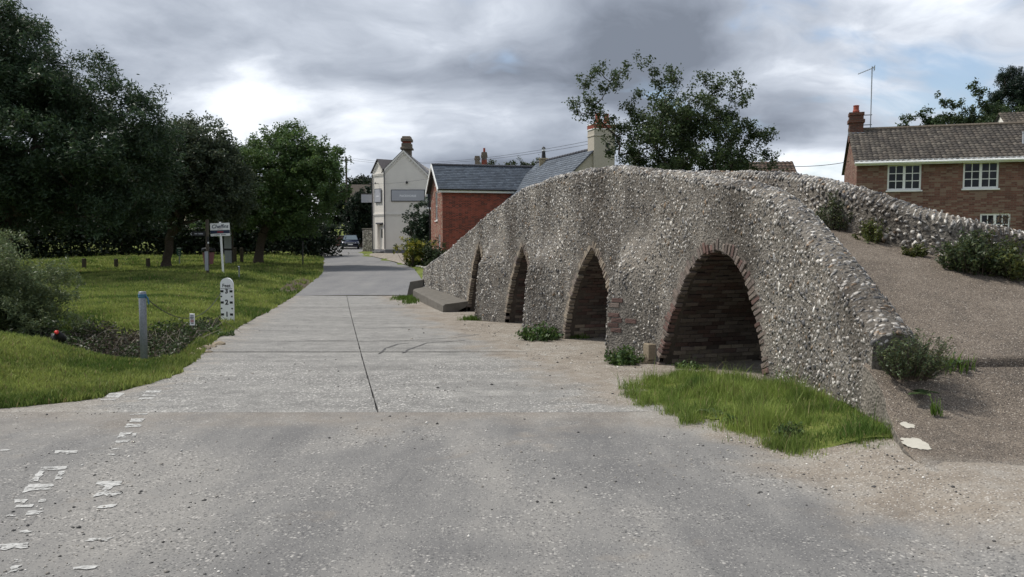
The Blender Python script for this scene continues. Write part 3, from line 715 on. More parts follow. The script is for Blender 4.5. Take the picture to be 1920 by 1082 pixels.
# coping stones of the road-side wall
y = 7.38
while y < 31.1:
    nx, ny = wall_normal(y); fc = top(y) - 0.14; b0 = np.array(PW(y, fc)); A = np.array([-ny, nx, 0.0]); A /= np.linalg.norm(A)
    if A[1] < 0: A = -A
    for a in np.arange(0.25, 2.9, 0.30):
        aj = a + rf.uniform(-.1, .1); s_ = (1 - math.cos(aj)) / 2 * THICK
        p = b0 + np.array([-nx * s_, -ny * s_, 0.14 * math.sin(aj)]); Nn = np.array([nx * math.cos(aj), ny * math.cos(aj), math.sin(aj) + .25]); Nn /= np.linalg.norm(Nn)
        sl = (float(NEAR_TOP(y + .1)) - float(NEAR_TOP(y - .1))) / .2; A2 = A + np.array([0, 0, sl]); A2 /= np.linalg.norm(A2); U = np.cross(Nn, A2); U /= np.linalg.norm(U)
        Nn = np.cross(A2, U)
        s_ = rf.uniform(0.55, 1.25)
        if rf.random() < 0.9: add_flint(p + A2 * rf.uniform(-.03, .03) + Nn * rf.uniform(-.008, .004), A2 + U * rf.uniform(-.35, .35), U + A2 * rf.uniform(-.35, .35), Nn, 0.030 * s_, 0.044 * s_, 0.024 * s_)
    y += 0.055
# the other parapet, flaring outwards at this end
RP = [(-1.75, 31.0), (0.816, 24.0), (2.08, 20.0), (3.34, 16.0), (4.30, 13.0), (4.70, 11.75), (5.02, 10.85), (5.40, 10.38), (5.95, 10.10), (6.7, 9.95), (8.2, 9.85)]
RT = [(31.0, 0.46), (24, 1.9), (20, 2.78), (16, 2.93), (13, 2.66), (11.75, 2.40), (10.85, 2.13), (10.38, 1.95), (10.10, 1.80), (9.95, 1.62), (9.85, 1.3)]
def polyline(pts, step_):
    P = np.array(pts, float); d = np.concatenate([[0], np.cumsum(np.linalg.norm(np.diff(P, axis=0), axis=1))]); s_ = np.arange(0, d[-1], step_)
    out = np.stack([np.interp(s_, d, P[:, k]) for k in range(P.shape[1])], 1)
    k = 9; pad = np.concatenate([np.repeat(out[:1], 4, 0), out, np.repeat(out[-1:], 4, 0)])
    return np.stack([np.convolve(pad[:, c], np.ones(k) / k, 'valid') for c in range(out.shape[1])], 1)
rp = polyline([(a, b, c[1]) for (a, b), c in zip(RP, RT)], 0.08)
tang = np.gradient(rp[:, :2], axis=0); tang /= np.linalg.norm(tang, axis=1)[:, None]
inn = np.stack([tang[:, 1], -tang[:, 0]], 1)                    # away from the path at first
if inn[0, 0] < 0: inn = -inn                                    # outward (right-hand) normal
V, Fc = [], []
for i, (x, y, zt) in enumerate(rp):
    zt += 0.03 * mnoise.noise((i * .09, 2, 2)) + 0.02 * mnoise.noise((i * .4, 2, 7)); rp[i, 2] = zt
    zb_ = float(DECK(y)) - 0.2 if y > 9.9 else 0.9
    nxo, nyo = inn[i]; fc = zt - 0.13
    sec = [(0, zb_)] + [(0, zb_ + (fc - zb_) * k / 5) for k in range(1, 6)] + [((1 - math.cos(a)) / 2 * 0.42, fc + 0.13 * math.sin(a)) for a in (0.5, 1.0, 1.57, 2.1, 2.6)] + [(0.42, fc), (0.42, zb_ - 1.2)]
    for s_, zq in sec:
        w_ = 0.03 * mnoise.noise((i * .13, zq * 2, 4)); V.append((x + nxo * (s_ + w_), y + nyo * (s_ + w_), zq))
m_ = 13
for i in range(len(rp) - 1):
    for k in range(m_ - 1): a = i * m_ + k; Fc.append((a, a + 1, a + m_ + 1, a + m_))
wpart('downstream_parapet', mesh_np('downstream_parapet', V, Fc, smooth=True), 'mortar')
for i in range(len(rp)):
    x, y, zt = rp[i]
    if y > 21: continue
    A = np.array([tang[i, 0], tang[i, 1], 0]); Nn0 = np.array([-inn[i, 0], -inn[i, 1], 0]); U0 = np.array([0, 0, 1.0])
    zb_ = float(DECK(y)); z = zb_ - 0.05 + (i % 2) * 0.04
    while z < zt - 0.1:
        s_ = rf.uniform(0.75, 1.25) * (1.5 if rf.random() < 0.08 else 1)
        if rf.random() < 0.92: add_flint(np.array([x, y, z + rf.uniform(-.02, .02)]) + A * rf.uniform(-.03, .03) + Nn0 * rf.uniform(0, .015), A, U0, Nn0, 0.040 * s_, 0.036 * s_ * rf.uniform(.8, 1.3), 0.034 * s_)
        z += 0.085
    for a in np.arange(0.3, 2.6, 0.34):
        s_ = (1 - math.cos(a)) / 2 * 0.42; p = np.array([x + inn[i, 0] * s_, y + inn[i, 1] * s_, zt - 0.13 + 0.13 * math.sin(a)])
        Nn = Nn0 * math.cos(a) + U0 * (math.sin(a) + .2); Nn /= np.linalg.norm(Nn); U = np.cross(Nn, A); q = rf.uniform(.7, 1.2)
        add_flint(p, A, U, Nn, 0.03 * q, 0.052 * q, 0.034 * q)
# the 300 that show largest are pieces of their own; the rest one facing
sizes = np.array([np.prod(np.linalg.norm(f[1], axis=0)[:2]) / (f[2] @ f[2]) for f in flints])
order = np.argsort(-sizes); big_idx = set(order[:300].tolist())
flint_meshes = {}
V, Fc, Cc = [], [], []; o_ = 0
for i, (si, M, p) in enumerate(flints):
    v, c = SHAPES[si]
    if i in big_idx:
        if si not in flint_meshes:
            flint_meshes[si] = mesh_np('flint', v, ICO_F, c); flint_meshes[si].materials.append(MATS['flint'])
        m = Matrix(M.tolist()).to_4x4(); m.translation = Vector(p) - BO
        o = link('flint', flint_meshes[si], None, bridge); o.matrix_basis = m
    else:
        V.append(v @ M.T + p); Fc.append(ICO_F + o_); Cc.append(c); o_ += 12
wpart('flint_facing', mesh_np('flint_facing', np.concatenate(V), np.concatenate(Fc), np.concatenate(Cc)), 'flint', kind='stuff')

# the path over the bridge, its end lip and the ramp up to it
def nin(y): nx, ny = wall_normal(y); return float(W(y)) - nx * (THICK - 0.04)
def rin(y):
    if y < 9.9: return 9.0
    return float(np.interp(-y, -rp[:, 1], rp[:, 0])) + 0.05
V, Fc = [], []; dys = np.concatenate([np.arange(7.46, 12, 0.12), np.arange(12, 31, 0.5)]); n = 14
for y in dys:
    y = float(y); l, r_ = nin(y), rin(y)
    for k in range(n + 1): f = k / n; V.append((l + (r_ - l) * f, y, float(DECK(y)) + 0.03 * math.sin(math.pi * f) + 0.012 * mnoise.noise((f * 6, y * 1.5, 1))))
for i in range(len(dys) - 1):
    for k in range(n): a = i * (n + 1) + k; Fc.append((a, a + 1, a + n + 2, a + n + 1))
top0 = V[:n + 1]
wpart('path', mesh_np('path', V, Fc, smooth=True), 'path_tarmac')
mb = MB(); k0 = len(top0)                                       # rounded broken edge of the tarmac
lip = [(0, 0), (-0.03, -0.008), (-0.05, -0.03), (-0.055, -0.10)]
V = []; m_ = 60
for q, (dy_, dz_) in enumerate(lip):
    for k in range(m_ + 1):
        f = k / m_; x = top0[0][0] + (top0[-1][0] - top0[0][0]) * f; zt = np.interp(x, [p[0] for p in top0], [p[2] for p in top0]); j = 0.03 * mnoise.noise((x * 3, 1, 1)) + 0.012 * mnoise.noise((x * 12, 1, 4))
        V.append((x, 7.46 + (dy_ + j if q else 0), zt + dz_))
Fc = [(q * (m_ + 1) + k, (q + 1) * (m_ + 1) + k, (q + 1) * (m_ + 1) + k + 1, q * (m_ + 1) + k + 1) for q in range(3) for k in range(m_)]
wpart('path_edge', mesh_np('path_edge', V, Fc, smooth=True), 'path_tarmac')
RAMP = dense_interp([(3.0, -0.45), (4.0, -0.24), (4.6, -0.13), (5.4, -0.075), (6.0, -0.03), (6.5, 0.01), (6.85, 0.08), (7.1, 0.24), (7.3, 0.36), (7.5, 0.41), (7.8, 0.44)], 0.25)
def ramp_left(y): return float(np.interp(y, [3.0, 4.6, 5.6, 6.1, 6.6, 7.0, 7.6], [3.3, 3.05, 2.98, 3.05, 3.20, 3.315, 3.335]))
V, Fc = [], []; rys = np.arange(3.2, 7.55, 0.1); n = 16
for y in rys:
    y = float(y); l = ramp_left(y) + 0.02 * mnoise.noise((y * 5, 1, 1)); zr = float(RAMP(y))
    xs_ = [l, l + 0.03] + list(np.linspace(l + 0.1, 9.0, n - 1))
    for k, x in enumerate(xs_):
        zq = zr + 0.02 * mnoise.noise((x * 1.3, y * 1.3, 6)) + (0.05 * smooth01((x - l) / 4)) + (0.05 * mnoise.noise((x * 2.3, y * 2.3, 16)) + 0.02 * mnoise.noise((x * 9, y * 9, 16))) * smooth01((6.0 - y) / 1.0)
        zq = zq - 0.02 if k == 0 else zq
        V.append((x, y, float(zq)))
m_ = n + 1
for i in range(len(rys) - 1):
    for k in range(m_ - 1): a = i * m_ + k; Fc.append((a, a + 1, a + m_ + 1, a + m_))
wpart('ramp', mesh_np('ramp', V, Fc, smooth=True), 'path_tarmac')
side = MB(); sv = []
for i, y in enumerate(rys):
    if y < 5.5: continue
    sv.append((V[i * m_], (V[i * m_][0] - 0.02, V[i * m_][1], float(H(V[i * m_][0], y)) - 0.1)))
vs = [p for pr in sv for p in pr]; side.add(vs, [(2 * i, 2 * i + 1, 2 * i + 3, 2 * i + 2) for i in range(len(sv) - 1)])
wpart('ramp_kerb', side.mesh('ramp_kerb', True), 'mortar')
# white lichen blotch near the foot of the ramp
def blotch(cx_, cy_, rx, ry, zf, n=72, seed=1):
    mb = MB(); pts = []
    for k in range(n):
        a = 2 * math.pi * k / n; r_ = 1 + 0.45 * mnoise.noise((math.cos(a) * 1.6, math.sin(a) * 1.6, seed)) + 0.16 * mnoise.noise((math.cos(a) * 5, math.sin(a) * 5, seed))
        pts.append((cx_ + rx * r_ * math.cos(a), cy_ + ry * r_ * math.sin(a)))
    ctr = (cx_, cy_, zf(cx_, cy_)); ring = [(x, y, zf(x, y)) for x, y in pts]; mid = [((x + cx_) / 2, (y + cy_) / 2, zf((x + cx_) / 2, (y + cy_) / 2)) for x, y in pts]
    mb.add([ctr] + mid + ring, [(0, 1 + k, 1 + (k + 1) % n) for k in range(n)] + [(1 + k, 1 + n + k, 1 + n + (k + 1) % n, 1 + (k + 1) % n) for k in range(n)]); return mb
zr_ = lambda x, y: float(RAMP(y)) + 0.02 * mnoise.noise((x * 1.3, y * 1.3, 6)) + 0.05 * float(smooth01((x - ramp_left(y)) / 4)) + 0.006
wpart('lichen_patch', blotch(3.17, 6.16, 0.10, 0.13, zr_).mesh('lichen_patch'), 'lichen_white')
wpart('lichen_patch', blotch(3.30, 6.58, 0.05, 0.07, zr_, seed=4).mesh('lichen_patch'), 'lichen_white')

# concrete block along the foot of the far end
blk = thing('concrete_block', 'low dark concrete kerb block along the foot of the bridge beyond the arches', 'kerb', (-2.2, 27, -0.7))
mb = MB(); pts_t = []; 
for y in np.arange(24.2, 30.6, 0.4):
    nx, ny = wall_normal(float(y)); x0 = float(W(y)); w_ = 0.62 + 0.25 * (30.2 - y) / 6 if y < 30.2 else 0.35; gz = float(H(x0, y)); zt = -0.34 + 0.03 * mnoise.noise((y, 1, 1)) - 0.012 * (30 - y)
    pts_t.append([(x0 - nx * 0.3, y - ny * .3, zt + .12), (x0 + nx * (w_ - .06), y + ny * w_, zt), (x0 + nx * w_, y + ny * w_, zt - .05), (x0 + nx * (w_ + .03), y + ny * w_, gz - .2)])
vs = [tuple(Vector(p) - Vector(blk.location)) for r_ in pts_t for p in r_]; n = len(pts_t)
fs = [(i * 4 + k, i * 4 + k + 1, i * 4 + k + 5, i * 4 + k + 4) for i in range(n - 1) for k in range(3)] + [(3, 2, 1, 0), tuple(range((n - 1) * 4, n * 4))]
mb.add(vs, fs); part('block', mb, 'old_concrete', blk)
mb = MB(); p = Vector((float(W(30.6)) - 0.45, 30.6, 0)) ; b = Vector(blk.location)
mb.prism([(-.35, -.3), (.3, -.3), (.3, .42), (-.2, .34)], 'y', 0, 0.5); mb.v = [(x + p.x - b.x, y + p.y - b.y, z - 0.45 - b.z) for x, y, z in mb.v]; part('end_stone', mb, 'old_concrete', blk)
# ------------------------------------------------------------------ greenery
def leaf_mesh(name, P, size, cols, up=0.35, aspect=0.5, rng=None, droop=0.0):
    """one folded four-cornered leaf at each point"""
    rng = rng or RNG; n = len(P)
    d = rng.normal(0, 1, (n, 3)); d[:, 2] = d[:, 2] * 0.7 - droop; d /= np.linalg.norm(d, axis=1)[:, None]
    nr = rng.normal(0, 1, (n, 3)) + np.array([0, 0, up * 2.2]); w = np.cross(d, nr); w /= np.linalg.norm(w, axis=1)[:, None]; nn = np.cross(w, d)
    L = (size * rng.uniform(0.6, 1.3, n))[:, None]; Wd = L * aspect * rng.uniform(0.8, 1.2, n)[:, None]
    b = P - d * L * 0.5; t = P + d * L * 0.5
    V = np.stack([b, P + w * Wd * 0.5 + nn * L * 0.12, t - nn * L * 0.06, P - w * Wd * 0.5 + nn * L * 0.12], 1).reshape(-1, 3)
    Fq = np.arange(4 * n).reshape(n, 4)
    return mesh_np(name, V, Fq, np.repeat(cols, 4, 0))
def leaf_cols(n, base, rng, var=0.25, yel=0.15, clump=None):
    c = np.array(base)[None, :] * rng.uniform(1 - var, 1 + var, (n, 1))
    if clump is not None: c = c * clump[:, None]
    c = c * (1 + rng.uniform(-1, 1, (n, 1)) * np.array([yel, 0.05, -yel]))
    return np.clip(c, 0.002, 0.8)
def in_lobes(lobes, n, rng, shell=0.55):
    L = np.array(lobes, float); vol = (L[:, 3] * L[:, 4] * L[:, 5]) ** 0.8; k = rng.choice(len(L), n, p=vol / vol.sum())
    d = rng.normal(0, 1, (n, 3)); d /= np.linalg.norm(d, axis=1)[:, None]
    r = rng.random(n) ** (1 / 3) * (1 - shell) + shell * rng.uniform(0.75, 1.04, n)
    return L[k, :3] + d * L[k, 3:] * r[:, None]
def skeleton(base, fork, tips, r0, rng, wind=0.0):
    """trunk to fork, then every tip joined to the nearest suitable branch; radius from what it carries"""
    base, fork = np.array(base, float), np.array(fork, float)
    nodes = [base, base + (fork - base) * 0.35 + rng.normal(0, .05, 3), base + (fork - base) * 0.7 + rng.normal(0, .07, 3), fork]; par = [-1, 0, 1, 2]
    for t in sorted(tips, key=lambda q: np.linalg.norm(q - fork)):
        A = np.array(nodes[2:]); dist = np.linalg.norm(A - t, axis=1); df = np.linalg.norm(A - fork, axis=1)
        cost = dist * 1.0 + df * 0.28 + np.where(A[:, 2] > t[2] + 0.3, 1.5, 0)
        j = int(np.argmin(cost)) + 2; a = nodes[j]; m = (a + t) / 2 + rng.normal(0, 0.08, 3) * np.linalg.norm(t - a) - np.array([0, 0, 0.06 * np.linalg.norm(t - a)])
        nodes.append(m); par.append(j); nodes.append(np.array(t)); par.append(len(nodes) - 2)
    cnt = np.ones(len(nodes))
    for i in range(len(nodes) - 1, 0, -1): cnt[par[i]] += cnt[i]
    rr = r0 * (cnt / cnt[0]) ** 0.62
    mb = MB()
    mb.tube([nodes[0] - np.array([0, 0, 0.15]), nodes[0] + np.array([0, 0, .25]), nodes[1], nodes[2], nodes[3]], [r0 * 1.5, r0 * 1.12, r0, r0 * .92, max(rr[3], r0 * .6)], 9, False)
    for i in range(4, len(nodes)):
        r1 = max(rr[i], 0.012); r_ = min(max(rr[par[i]], 0.015), r1 * 2.2); mb.tube([nodes[par[i]], nodes[i]], [r_, r1], 5, False)
    return mb
def crown_points(tips, rc, per, rng, flat=0.75, sub=6):
    n = len(tips); C = np.repeat(np.array(tips), sub, 0) + rng.normal(0, 1, (n * sub, 3)) * rc * 0.55 * np.array([1, 1, flat])
    k = max(1, per // sub); P = np.repeat(C, k, 0) + rng.normal(0, 1, (n * sub * k, 3)) * rc * 0.24
    cl = np.repeat(rng.uniform(0.75, 1.3, n * sub), k); return P, cl
def tree(name, label, base, lobes, fork_h, r0, n_tips, per, leaf, col, rc, seed, group='trees', cat='tree', shell=0.5, aspect=0.5, droop=0.1, extra=(), yel=0.15, flat=0.75, sub=6):
    rng = np.random.default_rng(seed); b = np.array(base, float)
    t = thing(name, label, cat, tuple(b), 0, group)
    tips = list(in_lobes(lobes, n_tips, rng, shell)) + [np.array(e, float) for e in extra]
    tips = [q for q in tips if q[2] > b[2] + fork_h * 0.55]
    cen = np.mean(tips, 0); fork = b + np.array([(cen[0] - b[0]) * .25, (cen[1] - b[1]) * .25, fork_h])
    sk = skeleton(b, fork, tips, r0, rng); sk.v = [(x - b[0], y - b[1], z - b[2]) for x, y, z in sk.v]
    part('trunk', sk, 'bark', t, True)
    P, cl = crown_points(tips, rc, per, rng, flat, sub)
    link('crown', leaf_mesh('crown', P - b, leaf, leaf_cols(len(P), col, rng, 0.22, yel, cl), 0.35, aspect, rng, droop), 'leaf', t)
    return t
def bush(name, label, base, lobes, n_tips, per, leaf, col, rc, seed, group=None, cat='bush', aspect=0.5, up=0.3, droop=0.0, yel=0.15, stems=True, shell=0.6, cols2=None):
    rng = np.random.default_rng(seed); b = np.array(base, float); t = thing(name, label, cat, tuple(b), 0, group)
    tips = in_lobes(lobes, n_tips, rng, shell); lc = np.array(lobes)[:, :3].mean(0); tips = lc + (tips - lc) * np.where(rng.random((n_tips, 1)) < .25, rng.uniform(1.05, 1.5, (n_tips, 1)), rng.uniform(.65, 1.05, (n_tips, 1)))
    tips = [q for q in tips if q[2] > b[2] + 0.02]
    if stems:
        mb = MB()
        for q in tips[:: max(1, len(tips) // 40)]:
            s_ = b + np.array([(q[0] - b[0]) * .2, (q[1] - b[1]) * .2, -.05]); m = (s_ + q) / 2 + rng.normal(0, .05, 3); mb.tube([s_ - b, m - b, q - b], [0.018, 0.012, 0.005], 5, False)
        part('stems', mb, 'bark', t, True).name = 'stem'
    P, cl = crown_points(tips, rc, per, rng, 0.9)
    c = leaf_cols(len(P), col, rng, 0.25, yel, cl)
    if cols2 is not None:
        mk = (np.repeat(rng.random(len(tips) * 6), max(1, per // 6)) < 0.5) & (P[:, 2] > b[2] + cols2[1]); c[mk] = leaf_cols(int(mk.sum()), cols2[0], rng, 0.2, 0.1)
    link('foliage', leaf_mesh('foliage', P - b, leaf, c, up, aspect, rng, droop), 'leaf', t)
    return t
def stemmy(name, label, base, n_stems, height, spread, leaf, col, seed, group=None, cat='weeds', per=16, aspect=0.4, lean=(0, 0), base_r=0.3, yel=0.2):
    """weed or sapling growth: many thin curved stems from the base with leaves set along them"""
    rng = np.random.default_rng(seed); b = np.array(base, float); t = thing(name, label, cat, tuple(b), 0, group); mb = MB(); P = []; cl = []
    for k in range(n_stems):
        a = rng.uniform(0, 6.283); r_ = spread * rng.random() ** .6; h = height * rng.uniform(.35, 1.15) * (1 - .45 * r_ / spread)
        p0 = np.array([math.cos(a) * r_ * base_r, math.sin(a) * r_ * base_r, -.03]); p2 = np.array([math.cos(a) * r_ + lean[0], math.sin(a) * r_ + lean[1], h]); p1 = (p0 + p2) / 2 + np.array([0, 0, h * .15]) + rng.normal(0, .06 * height, 3)
        Q = [p0 * (1 - f) ** 2 + 2 * p1 * f * (1 - f) + p2 * f * f for f in (0, .25, .5, .75, 1)]; mb.tube(Q, [.0045, .004, .003, .002, .001], 4, False); br = rng.uniform(.7, 1.35)
        for q in range(per):
            f = rng.uniform(.12, 1.0); pt = p0 * (1 - f) ** 2 + 2 * p1 * f * (1 - f) + p2 * f * f; P.append(pt + rng.normal(0, leaf * .45, 3)); cl.append(br)
    part('stem', mb, 'bark', t); P = np.array(P); link('foliage', leaf_mesh('foliage', P, leaf, leaf_cols(len(P), col, rng, .25, yel, np.array(cl)), .45, aspect, rng, -.1), 'leaf', t); return t
def up(u, v, d): p = at(u, v, dist=d); return (p.x, p.y, p.z)
def gnd(x, y): return (x, y, float(H(x, y)))
DK = (0.038, 0.062, 0.026)
# left green: the big feathery tree, the two spreading trees and the dark wood behind
A0 = gnd(-23.5, 37.0)
tree('ash_tree', 'huge dark feathery tree filling the upper left corner', A0,
     [(-25, 37, 6.0, 5.5, 4.5, 4.6), (-21, 36, 5.6, 3.6, 3.5, 3.4), (-18.0, 36, 4.4, 2.6, 2.6, 2.5), (-24.0, 37, 10.2, 2.7, 2.6, 2.4), (-20.2, 36.5, 8.2, 2.4, 2.4, 1.9), (-17.4, 36.5, 6.6, 1.7, 1.9, 1.6), (-16.9, 36, 5.2, 1.4, 1.5, 1.3)],
     2.3, 0.36, 640, 330, 0.20, (0.044, 0.074, 0.036), 0.72, 1, 'trees on the green', droop=0.25, aspect=0.28)
B0 = gnd(-19.0, 43.8)
tree('cherry_tree', 'grey-leaved spreading tree with forked trunk behind the bollards', B0,
     [(-18.6, 44, 5.2, 3.0, 2.8, 2.6), (-16.6, 43.5, 4.6, 2.3, 2.3, 2.3), (-20.3, 44, 5.0, 2.3, 2.2, 2.2), (-15.3, 43.3, 3.6, 1.4, 1.6, 1.5), (-17.4, 44, 6.7, 1.8, 1.8, 1.3)],
     1.5, 0.24, 360, 270, 0.16, (0.075, 0.098, 0.058), 0.55, 2, 'trees on the green', extra=[(-17.9, 43.2, 2.3), (-20.5, 43.4, 2.4)])
C0 = gnd(-15.9, 50.0)
tree('lime_tree', 'rounded green tree leaning over the road behind the white estate sign', C0,
     [(-15.2, 50, 5.0, 3.3, 3.2, 3.0), (-12.9, 50, 4.4, 2.3, 2.5, 2.6), (-17.6, 50, 4.3, 2.2, 2.4, 2.4), (-14.2, 50, 6.9, 2.2, 2.2, 1.4), (-12.2, 49.6, 5.9, 1.7, 1.8, 1.5), (-15.2, 49.6, 2.6, 2.6, 2.2, 1.1)],
     1.7, 0.28, 380, 260, 0.17, (0.085, 0.140, 0.046), 0.55, 3, 'trees on the green', extra=[(-11.0, 49.8, 5.4), (-10.8, 49.6, 6.2), (-13.6, 50, 8.4), (-14.6, 50, 8.3), (-11.4, 49.5, 7.0)])
for k, (x, y, h, r_, lab) in enumerate([(-40, 62, 9, 5.5, 'dark broad tree behind the green at the far left edge'), (-31, 64, 8, 4.5, 'dark tree behind the green left of the pale roof'),
                                   (-24.0, 71, 7.0, 4.0, 'dark tree behind the green between forked trunk and estate sign'), (-31.0, 98, 9, 4.5, 'dark tree on the left verge where the road bends away'),
                                   (-38, 114, 9.5, 5, 'dark tree behind the bend of the road, left side'), (-27.5, 158, 11, 6, 'tall distant tree closing the end of the road')]):
    z0 = float(H(x, y))
    tree('broad_tree', lab, gnd(x, y), [(x, y, z0 + h * .55, r_, r_ * .8, h * .36), (x + r_ * .5, y - 1, z0 + h * .4, r_ * .6, r_ * .6, h * .3), (x - r_ * .5, y, z0 + h * .45, r_ * .6, r_ * .6, h * .3)], h * .25, 0.3, 150, 150, 0.32 + .0015 * y, DK, 0.95, 40 + k, 'trees in the background')
# hedge closing the green
def hedge(name, label, pts, w, h, col, seed, per_m=900, leaf=0.22):
    rng = np.random.default_rng(seed); t = thing(name, label, 'hedge', gnd(*pts[0])); b = np.array(t.location)
    P = []; mb = MB(); prev = None
    for (x0, y0), (x1, y1) in zip(pts[:-1], pts[1:]):
        L = math.hypot(x1 - x0, y1 - y0); n = int(L * per_m); f = rng.random(n); x = x0 + (x1 - x0) * f; y = y0 + (y1 - y0) * f
        hh = h * (0.82 + 0.25 * np.sin(f * L * 0.9 + seed) * np.sin(f * L * 0.37 + 2)); zz2 = rng.random(n) ** 0.7 * hh
        x += rng.normal(0, w * .4, n); y += rng.normal(0, w * .4, n); P.append(np.stack([x, y, H(x, y) + zz2], 1))
        for q in range(int(L / 0.8)):
            f2 = q * 0.8 / L; px, py = x0 + (x1 - x0) * f2, y0 + (y1 - y0) * f2; pz = float(H(px, py)); mb.tube([(px - b[0], py - b[1], pz - b[2] - .1), (px - b[0] + rng.normal(0, .1), py - b[1], pz - b[2] + h * .7)], [.04, .02], 5, False)
    P = np.concatenate(P); part('stem', mb, 'bark', t, True)
    link('foliage', leaf_mesh('foliage', P - b, leaf, leaf_cols(len(P), col, rng, 0.3, 0.15), 0.2, 0.6, rng), 'leaf', t); return t
hedge('hedge', 'long dark hedge along the far side of the green', [(-46, 52), (-34, 55), (-24, 59), (-17, 62), (-14.8, 66)], 1.3, 3.4, (0.022, 0.036, 0.018), 5, 1100, 0.26)
hedge('roadside_hedge', 'dark roadside hedge under the trees on the left of the road bend', [(-19.4, 75), (-22.8, 86), (-26.5, 99)], 1.1, 2.6, (0.016, 0.028, 0.012), 6, 900, 0.28)
bush('golden_shrub', 'bright yellow-green shrub at the left road bend', gnd(-19.7, 76.5), [(-19.7, 76.5, 1.2, 1.2, 1.2, 1.1)], 60, 90, 0.22, (0.20, 0.20, 0.02), 0.3, 8, 'roadside shrubs')
# willow bush beside the ditch
wb = gnd(-11.3, 18.3)
bush('willow_bush', 'grey-green willow bush on the ditch bank at the left edge', wb, [(-12.2, 18.3, 0.45, 1.2, 1.2, 0.95), (-13.3, 18.2, 0.7, 1.2, 1.0, 0.95), (-11.2, 18.6, 0.15, 0.68, 0.8, 0.75), (-11.8, 18.0, -0.2, 1.1, .8, .6)], 620, 170, 0.085, (0.120, 0.155, 0.068), 0.22, 9, None, aspect=0.26, up=0.1, droop=-0.5)
bush('nettle_patch', 'dark leafy weeds below the willow bush', gnd(-11.6, 15.9), [(-11.8, 15.9, -0.75, 1.5, .9, .5), (-10.2, 17.0, -.75, .9, .6, .4)], 90, 48, 0.10, (0.030, 0.048, 0.018), 0.22, 10, None, 'weeds', aspect=.4)
# behind the bridge
HB = np.array(gnd(5.0, 26.0))
tree('hawthorn_tree', 'open-crowned thorn tree rising behind the crown of the bridge', tuple(HB),
     [(5.6, 26, 4.0, 1.9, 1.7, 1.7), (4.6, 26, 4.6, 1.3, 1.4, 1.5), (6.6, 26, 4.4, 1.3, 1.3, 1.4), (5.5, 26, 3.0, 2.3, 1.8, 1.0), (5.3, 26, 5.6, 1.7, 1.3, 0.8)],
     1.6, 0.17, 190, 230, 0.10, (0.062, 0.090, 0.038), 0.34, 12, None, shell=0.35,
     extra=[up(1075, 210, 26), up(1095, 185, 26), up(1112, 200, 25.8), up(1100, 155, 26), up(1125, 135, 26), up(1140, 165, 26), up(1150, 145, 26.2), up(1175, 128, 26), up(1222, 135, 26), up(1250, 140, 26), up(1240, 165, 26), up(1265, 155, 26), up(1318, 150, 26), up(1335, 175, 26), up(1350, 165, 26),
            up(1380, 150, 26), up(1392, 175, 26), up(1370, 190, 25.8), up(1395, 235, 26), up(1415, 250, 26), up(1425, 262, 26), up(1440, 255, 25.7), up(1400, 280, 26), up(1430, 290, 26), up(1448, 305, 25.8), up(1380, 300, 26), up(1360, 215, 26), up(1130, 230, 26), up(1120, 215, 26), up(1160, 290, 26), up(1155, 255, 26)])
# shrubs between inn and red house
bush('garden_tree', 'dark open shrub in front of the inn windows beside the red house', gnd(-7.1, 62), [(-7.1, 62, 2.7, 1.3, 1.0, 1.6), (-6.6, 62, 1.6, 1.2, 1.0, 1.2)], 85, 72, 0.22, (0.034, 0.058, 0.032), 0.33, 14, 'garden shrubs', aspect=.5)
bush('variegated_shrub', 'yellow and green variegated shrub beside the road at the garden corner', gnd(-6.2, 50.5), [(-6.25, 50.5, 0.55, 0.75, 0.8, 1.0), (-5.7, 50.6, 0.35, 0.7, 0.7, 0.85)], 90, 72, 0.13, (0.085, 0.115, 0.020), 0.22, 15, 'garden shrubs', cols2=((0.34, 0.32, 0.05), 0.3))
bush('laurel_bush', 'dark green bush between yellow shrub and red house', gnd(-4.9, 50.3), [(-4.9, 50.3, 0.35, 0.75, 0.8, 0.95), (-4.5, 49.8, -0.1, 0.7, 0.6, 0.5)], 90, 66, 0.14, (0.040, 0.060, 0.024), 0.24, 16, 'garden shrubs')
tree('ivy_tree', 'dark ivy-clad tree beside the inn, behind the parked car', gnd(-16.6, 89), [(-16.6, 89, 4.0, 2.0, 1.6, 2.7), (-15.8, 88.5, 5.2, 1.4, 1.2, 1.8), (-16.7, 89, 2.6, 1.7, 1.4, 1.4)], 1.1, 0.3, 130, 200, 0.25, (0.018, 0.032, 0.019), 0.5, 17, 'trees by the inn')
bush('yellow_hedge', 'yellow-green bush by the thatched cottage', gnd(-17.9, 92), [(-17.9, 92, 3.6, 1.0, 1.0, 1.3), (-17.3, 92, 2.2, 1.3, 1.0, 1.5)], 60, 72, 0.26, (0.11, 0.13, 0.02), 0.4, 18, 'roadside shrubs')
bush('verge_plants', 'low pale weeds on the road verge beyond the parked car', gnd(-22.2, 100), [(-22.2, 100, .9, 1.7, 2.0, .55), (-23.6, 103, 1.1, 1.0, 1.4, .6)], 70, 60, 0.2, (0.10, 0.115, 0.045), 0.3, 19, 'roadside shrubs', 'weeds')
tree('roadside_tree', 'dark tree leaning over the thatched cottage by the road', gnd(-23.5, 116), [(-23.5, 116, 6.5, 3.2, 3, 3.2), (-20.8, 117, 7.5, 2.6, 2.6, 3.0), (-26, 116, 5.2, 2.6, 2.6, 2.4)], 2.4, 0.3, 170, 150, 0.36, (0.018, 0.032, 0.014), 0.9, 20, 'trees by the inn')
